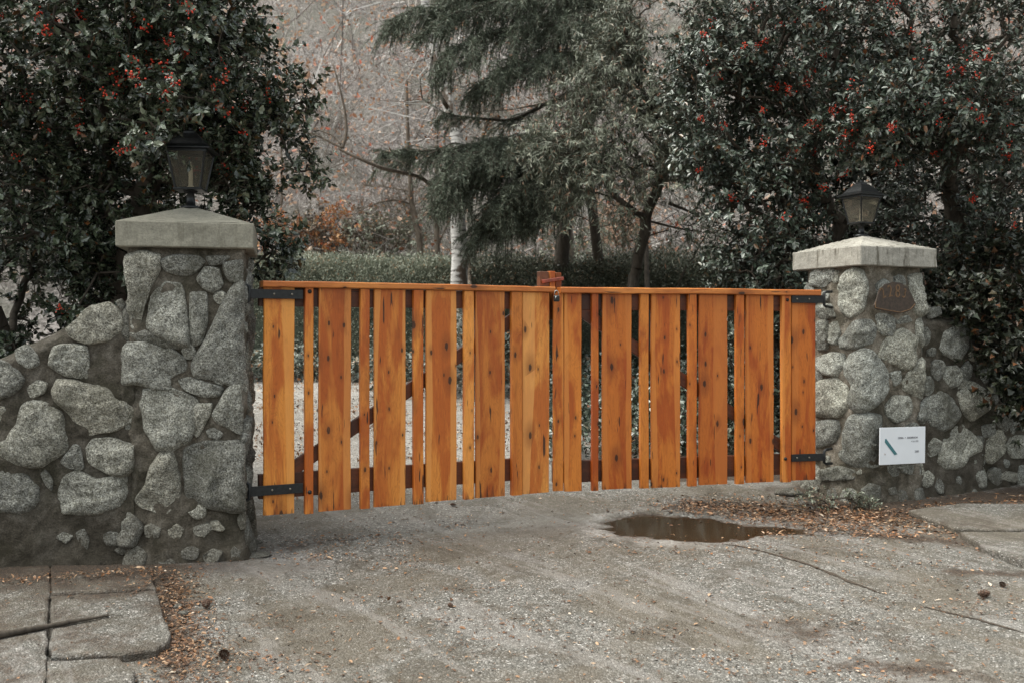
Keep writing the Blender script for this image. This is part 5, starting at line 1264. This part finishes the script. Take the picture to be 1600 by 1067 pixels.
bare_tree('bare_tree', 'bare crooked branch tree reaching out beside the left holly sprigs', [([(735, 560, 1.9), (735, 420, 1.9), (715, 320, 1.5), (660, 276, .8), (600, 262, .2), (572, 250), (545, 238), (535, 232)], .034), ([(535, 232), (542, 205), (540, 175), (532, 140), (520, 100)], .020), ([(535, 232), (515, 222), (485, 208), (465, 218), (440, 222)], .014), ([(533, 226), (520, 212), (500, 204), (478, 202), (455, 210)], .010), ([(560, 245), (530, 258), (500, 270)], .007)], 11.3, M_brbark, 7, 70, .0034, leaves=18)
bare_tree('bare_tree', 'grey forked trunks rising behind the hanging conifer curtains', [([(905, 420), (885, 330), (893, 200), (902, 120), (900, 20)], .08), ([(893, 170), (920, 100), (932, 40), (930, -40)], .06), ([(893, 170), (870, 100), (868, 30)], .04), ([(900, 150, -1), (850, 162, -1), (800, 172, -1), (750, 175, -1)], .018), ([(785, 172), (775, 150), (760, 145)], .03), ([(780, 180), (760, 192), (740, 250)], .05)], 14.5, M_brbark, 8, 260)
# hedges
def hedge(label, x0, x1, y, dp, ztop, n, mat, seed, kind='spray', leaf=0.06, slope=0.0):
    rs = np.random.default_rng(seed); z0 = ghs((x0+x1)/2, y)-0.05
    root = empty('hedge', ((x0+x1)/2, y, z0)); tag(root, label, 'hedge')
    m = MB(); nx, nc = 60, 14; pts = np.zeros((nx, nc, 3))
    for i in range(nx):
        x = x0+(x1-x0)*i/(nx-1); zt = ztop+slope*(x-x0)/(x1-x0)+0.06*vn(np.array([[x*2.0, seed, 0]]))[0]
        for j in range(nc):
            a = math.pi*j/(nc-1); yy_ = y-math.copysign(abs(math.cos(a))**0.45, math.cos(a))*(dp/2-.06); zz_ = z0+(zt-.08-z0)*abs(math.sin(a))**0.35
            pts[i, j] = (x, yy_, zz_)
    P = pts+fbm(pts, 3, 3, seed)[..., None]*0.07; V, Fq = grid_body(P, nc)
    mesh('dark_inner_shell', V, Fq, M_core, root, True)  # dark solid shell standing in for the hedge's inside, not modelled branches
    i = rs.integers(nx, size=n); j = np.clip((rs.beta(1.2, 1.6, n)*nc).astype(int), 0, nc-1)
    fj = rs.random(n)[:, None]; i2 = np.minimum(i+1, nx-1); fi = rs.random(n)[:, None]; j = np.clip((rs.beta(0.9, 1.5, n)*(nc-1)).astype(int), 0, nc-2); base_ = (P[i, j]*(1-fj)+P[i, j+1]*fj)*(1-fi)+(P[i2, j]*(1-fj)+P[i2, j+1]*fj)*fi; outw = nrm((base_-np.stack([base_[:, 0], np.full(n, y), np.full(n, z0+(ztop-z0)*.5)], -1)))
    O = base_+outw*rs.uniform(-.02, .10, (n, 1))*(1+0.6*vn(base_, 2.5, 3))[:, None]+rs.normal(0, .04, (n, 3))
    D = nrm(outw*.8+rand_unit(n, rs)*.8+np.array([0, 0, .15])); X, Y, Z = frame_from(D, rand_unit(n, rs)+outw)
    T, Fc = leaf_template(kind); V, FF = inst(T, Fc, O, X, Y, Z, leaf*rs.uniform(.6, 1.3, n)); mesh('foliage', V, FF, mat, root)
M_core = mat_plain('hedge_core', (0.07, 0.078, 0.055), 0.95, 0, 0.5, 20)
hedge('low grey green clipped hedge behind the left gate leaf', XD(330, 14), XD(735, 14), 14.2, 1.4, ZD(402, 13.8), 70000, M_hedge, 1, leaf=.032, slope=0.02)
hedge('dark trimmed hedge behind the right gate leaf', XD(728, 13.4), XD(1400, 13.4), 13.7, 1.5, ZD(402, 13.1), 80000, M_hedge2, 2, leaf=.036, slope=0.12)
# ground cover seen through the slats
def cover(name, label, cat, region, n, hgt, kind, leaf, mat, seed, isk='stuff'):
    rs = np.random.default_rng(seed); x0, x1, y0, y1 = region
    x = rs.uniform(x0, x1, n); y = rs.uniform(y0, y1, n); e = vn(np.stack([x, y, 0*x], -1), 1.7, seed)
    k = e > -.55; x, y, e = x[k], y[k], e[k]; n = len(x)
    z = gh(x, y)+rs.random(n)**.8*hgt*(0.7+.5*e); O = np.stack([x, y, z], -1)
    D = nrm(rand_unit(n, rs)+np.array([0, -.3, .2])); X, Y, Z = frame_from(D, rand_unit(n, rs)+np.array([0, -.2, 1]))
    T, Fc = leaf_template(kind); V, FF = inst(T, Fc, O, X, Y, Z, leaf*rs.uniform(.6, 1.3, n)); o = mesh(name, V, FF, mat); tag(o, label, cat, kind=isk); return o
M_pale = mat_leaf('pale_cover_leaf', [(0, (0.06, 0.075, 0.06)), (0.5, (0.12, 0.14, 0.115)), (0.85, (0.26, 0.28, 0.25)), (0.95, (0.35, 0.25, 0.15)), (1, (0.42, 0.18, 0.08))], 0.4)
cover('ground_cover', 'pale leafy ground cover seen through the left gate leaf', 'plants', (-3.9, -0.3, 12.6, 13.6), 9000, .5, 'oval', .07, M_pale, 5)
cover('ground_cover', 'taller pale shrubs round the foot of the birch', 'plants', (-1.7, 0.4, 11.5, 12.3), 6000, .95, 'oval', .06, M_pale, 15)
cover('ivy_ground_cover', 'dark leafy ground cover seen through the right gate leaf', 'plants', (0.3, 5.2, 8.6, 13.0), 30000, .45, 'ivy', .06, M_holly2, 6)
# flowering / bronze shrub above the left hedge
def bsh(label, px, py, d, rx, rz, mat, seed, n=150, leaf=.05, kind='oval'):
    c = W(px, py, d); b0 = np.array([c[0], d, ghs(c[0], d)-.05])
    shrub('garden_shrub', label, 'shrub', [[b0, (b0+c)/2, c]], [(c, (rx, .5, rz), n, .9)], kind, leaf, 11, .22, mat, M_brbark, seed, r0=.003)
M_pink = mat_leaf('peach_leaf', [(0, (0.22, 0.14, 0.09)), (0.5, (0.42, 0.27, 0.19)), (1, (0.60, 0.42, 0.30))], 0.6, trans=.25)
bsh('rusty leaved shrub just above the left end of the hedge', 465, 355, 15.3, .75, .5, M_orange, 31, 150, .06)
bsh('pale silvery shrub between the bronze shrub and the thin trunks', 600, 375, 15.5, .65, .30, M_hedge, 32, 150, .055)
bsh('peach leaved shrub glowing behind the right gate leaf', 975, 345, 16.0, .50, .55, M_pink, 33, 200, .05)
bsh('silver green shrub beside the peach leaved shrub', 900, 385, 15.2, .5, .35, M_hedge, 34, 110, .05)
bsh('sparse peach leaved sapling glowing at the right edge of the left holly', 440, 190, 16.5, .85, 1.3, M_pink, 35, 60, .085)
M_brush = mat_leaf('brown_brush', [(0, (0.03, 0.024, 0.017)), (0.6, (0.10, 0.08, 0.055)), (0.9, (0.22, 0.16, 0.10)), (1, (0.42, 0.30, 0.18))], .7)
bsh('tangled brown brush at the foot of the bank above the hedge', 525, 368, 16.0, 1.0, .42, M_brush, 36, 330, .05)
bsh('grey green brush at the bank foot left of the birch', 640, 330, 17.0, .7, .6, M_hedge2, 37, 160, .05, 'narrow')
# thicket on the bank: reads as one mass
def thicket():
    rs = np.random.default_rng(77); SA = []; SB = []; RR = []; LO = []
    for s_ in range(760):
        y = 16.2+rs.random()**1.1*13; x = rs.uniform(-0.62, 0.58)*y*1.0; z = float(gh(np.array([x]), np.array([y]))[0])
        nb = 5
        for _ in range(nb):
            p = np.array([x, y, z-.1]); D = nrm(np.array([rs.normal(0, .5), rs.normal(-.3, .35), 1.0])); L = rs.uniform(.9, 2.4); tall = rs.random() < .05; L = L*(2.6 if tall else 1); r = rs.uniform(.0035, .009)*(2.4 if tall else 1); st = []
            for j in range(7):
                q = p+D*L/7; SA.append(p); SB.append(q); RR.append(r*(1-.1*j)); p = q; st.append((p, D.copy())); D = nrm(D+rs.normal(0, .13, 3)+np.array([D[0]*.12, -.02, -.10]))
            for j in range(1, 7):
                for _2 in range(3):
                    p2, D2 = st[j]; D2 = nrm(D2+rs.normal(0, .7, 3)); L2 = rs.uniform(.15, .55); pp = p2
                    for m_ in range(3):
                        q = pp+D2*L2/3; SA.append(pp); SB.append(q); RR.append(r*.42); pp = q; D2 = nrm(D2+rs.normal(0, .3, 3)+np.array([0, 0, -.06]))
                    if rs.random() < .34: LO.append(pp)
    A0, B0, R0 = np.array(SA), np.array(SB), np.array(RR)
    V, FF = segs(A0, B0, R0, R0*.85, 3); o = mesh('thicket', V, FF, M_twig, None, False); tag(o, 'tangled mass of bare pinkish grey twigs covering the bank', 'thicket', kind='stuff')
    O = np.array(LO); n = len(O); X, Y, Z = frame_from(rand_unit(n, rs), rand_unit(n, rs)); T, Fc = leaf_template('oval'); V, FF = inst(T, Fc, O, X, Y, Z, rs.uniform(.05, .13, n))
    o2 = mesh('thicket_leaves', V, FF, M_pinkish, None); tag(o2, 'scattered orange and peach leaves left on the bank thicket', 'leaves', kind='stuff')
M_pinkish = mat_leaf('autumn_leaf', [(0, (0.25, 0.10, 0.06)), (0.4, (0.40, 0.22, 0.13)), (0.8, (0.55, 0.40, 0.30)), (1, (0.55, 0.12, 0.06))], 0.6, trans=.25)
thicket()

# ------------------------------------------------------------------ litter, cones, stick, stones
M_litter = mat_leaf('leaf_litter', [(0, (0.04, 0.022, 0.013)), (0.45, (0.13, 0.062, 0.030)), (0.75, (0.26, 0.125, 0.055)), (0.93, (0.40, 0.26, 0.16)), (1, (0.55, 0.45, 0.36))], 0.6)
def litter():
    rs = np.random.default_rng(9); P = []
    def strip(x0, y0, x1, y1, wd, n):
        t = rs.random(n); P.append(np.stack([x0+(x1-x0)*t+rs.normal(0, wd, n), y0+(y1-y0)*t+rs.normal(0, wd, n)], -1))
    strip(-1.88, 5.45, -1.35, 4.2, .09, 2600); strip(-1.35, 4.2, -1.2, 3.7, .10, 700); strip(-3.6, 5.1, -1.7, 5.52, .035, 900)
    strip(1.2, 7.35, 2.5, 6.95, .13, 2600); strip(2.3, 6.9, 3.3, 6.55, .16, 2600); strip(1.5, 7.1, 2.3, 6.75, .16, 1300); strip(2.7, 6.9, 4.4, 7.6, .10, 1300); strip(1.6, 6.55, 2.6, 6.6, .12, 700); strip(2.9, 6.1, 3.7, 5.9, .1, 350)
    strip(-1.5, 6.1, -.6, 6.4, .14, 500); strip(0.7, 7.1, 2.0, 7.3, .12, 600)
    n = 7000; P.append(np.stack([rs.uniform(-3.2, 4.5, n), rs.uniform(3.4, 7.6, n)], -1))
    for _ in range(60):
        c_ = (rs.uniform(-1.5, 4), rs.uniform(3.7, 6.8)); n = 70; P.append(np.array(c_)+rs.normal(0, 1, (n, 2))*[rs.uniform(.08, .3), rs.uniform(.03, .12)])
    n = 5000; P.append(np.stack([rs.uniform(-4.5, 4.0, n), rs.uniform(7.2, 14.5, n)], -1))
    P = np.concatenate(P); inp = (pud_shape(P[:, 0], P[:, 1]) > 0.02) & (P[:, 1] < 7.2) & (rs.random(len(P)) > 0.12); P = P[~inp]; n = len(P)
    z = np.maximum(gh(P[:, 0], P[:, 1])+np.where((P[:, 0] < -1.9) & (P[:, 1] < 5.5), 0.036, 0), np.where(pud_shape(P[:, 0], P[:, 1]) > -.02, PWZ, -9)); 
    # on top of slabs
    O = np.stack([P[:, 0], P[:, 1], z+0.004+rs.random(n)*0.006], -1)
    D = nrm(np.stack([rs.normal(size=n), rs.normal(size=n), rs.normal(0, .18, n)], -1)); X, Y, Z = frame_from(D, nrm(np.stack([rs.normal(0, .35, n), rs.normal(0, .35, n), np.ones(n)], -1)))
    half = rs.random(n) < .6; T, Fc = leaf_template('narrow'); T2, Fc2 = leaf_template('oval')
    s = rs.uniform(.010, .036, n)*np.where(rs.random(n) < .12, 1.4, 1)*np.where((P[:, 0] > 1.0) & (P[:, 1] > 6.3), 1.25, 1); V1, F1 = inst(T, Fc, O[half], X[half], Y[half], Z[half], s[half]); V2, F2 = inst(T2, Fc2, O[~half], X[~half], Y[~half], Z[~half], s[~half]*.75)
    o = mesh('leaf_litter', np.concatenate([V1, V2]), np.concatenate([F1, F2+len(V1)]), M_litter); tag(o, 'small brown and orange leaves and needles scattered over the drive', 'leaves', kind='stuff')
litter()
cover('garden_leaf_litter', 'peach and tan leaves fallen on the drive behind the left gate leaf', 'leaves', (-4.6, 1.2, 8.6, 14.0), 9000, .012, 'oval', .036, M_litter, 8)
def cone(label, px, py, ln, seed):
    rs = np.random.default_rng(seed); p = on_ground(px, py); root = empty('pine_cone', tuple(p+np.array([0, 0, ln*.27])), rs.uniform(0, 6)); tag(root, label, 'pine cone')
    V = []; Fc = []; n = 46; T = np.array([(0, 0, 0), (-.5, .55, .1), (0, 1, .22), (.5, .55, .1), (0, .55, -.12)])
    for i in range(n):
        t = i/n; a = i*2.39996; r = ln*.10*math.sin(math.pi*(t*.86+.1)); x = (t-.5)*ln*.9; o = np.array([x, r*math.cos(a), r*math.sin(a)])
        d = nrm(np.array([.45, math.cos(a), math.sin(a)])); sd = nrm(np.cross(d, [1, 0, 0])); up_ = np.cross(sd, d); s = ln*.21*math.sin(math.pi*(t*.8+.14))
        k = len(V)
        for q in T: V.append(o+(q[0]*sd+q[1]*d+q[2]*up_)*s)
        Fc += [(k, k+1, k+2, k+3), (k, k+3, k+4), (k+4, k+3, k+2), (k+4, k+2, k+1), (k, k+4, k+1)]
    mesh('scales', np.array(V), Fc, M_cone, root, world=False)
    m = MB(); m.tube([(-ln*.5, 0, 0), (-ln*.2, 0, 0), (ln*.2, 0, 0), (ln*.42, 0, 0)], [ln*.03, ln*.09, ln*.10, ln*.03], 8); m.build('core', M_bark, root, world=False)
M_cone = mat_plain('cone_brown', (0.075, 0.038, 0.022), .7, 0, .5, 80)
for lab, px, py, ln in (('small dark cone on the drive under the left gate leaf', 708, 791, .05), ('brown cone lying mid drive in front of the gate centre', 704, 949, .045), ('flattened reddish cone on the drive at the far right, the nearer of two', 1537, 934, .085), ('round reddish cone behind the nearer cone at the far right', 1566, 917, .06), ('spiky cone near the left pavement edge', 350, 1030, .085), ('dark cone in the leaf drift beside the left pavement slab', 322, 950, .09)):
    cone(lab, px, py, ln, int(px))
# stick on the slab
a, b_ = on_ground(-40, 1022), on_ground(172, 975); b = MB(); k = 16; t = np.linspace(0, 1, k)[:, None]; P = a+(b_-a)*t; rs = np.random.default_rng(4)
rr = np.linspace(.020, .006, k)*(1+rs.normal(0, .08, k)); P[:, 2] = base_h(P[:, 0], P[:, 1])+.035+rr*.9+.002; P[:, 1] += np.cumsum(rs.normal(0, .003, k)); b.tube(P, rr, 9); b.tube([P[-2], P[-2]+[.05, .02, .006], P[-2]+[.10, .02, .0]], [.003, .002, .001], 5)
tag(b.build('fallen_stick', M_bark, smooth=True), 'dark wet stick lying across the left pavement slab', 'stick')
# loose stones at the pillar feet, plus stone shapes standing in for puddles
def rock(label, px, py, r, mat, seed, flat=.6):
    p = on_ground(px, py); V, Fc = [], []; nu, nv = 16, 10
    for j in range(nv+1):
        for i in range(nu):
            a = 2*math.pi*i/nu; e = math.pi*j/nv; V.append((math.cos(a)*math.sin(e), math.sin(a)*math.sin(e), math.cos(e)))
    V = np.array(V); V = V*(1+.25*fbm(V+seed, 1.3, 3, seed))[:, None]*[r, r*.8, r*flat]+p+[0, 0, r*flat*.35]
    Fc = [(j*nu+i, (j+1)*nu+i, (j+1)*nu+(i+1) % nu, j*nu+(i+1) % nu) for j in range(nv) for i in range(nu)]
    tag(mesh('rock', V, Fc, mat, None, True), label, 'rock')
rock('flat grey stone on the ground below the right hinge', 1232, 772, .10, M_stone, 3, .35)
rock('pale flat stone shape standing in for a sky-bright puddle at the left pillar foot', 400, 868, .09, M_stone_r, 5, .18)  # pale stone shapes added where two small puddles mirror the sky
rock('small pale stone shape standing in for a second sky-bright puddle at the left pillar foot', 392, 848, .07, M_stone_r, 6, .2)
rock('small tan pebble in the leaf drift by the left slab', 278, 948, .022, M_stone_r, 7)
rock('rounded tan pebble nearest the left slab corner', 287, 960, .026, M_stone_r, 8)
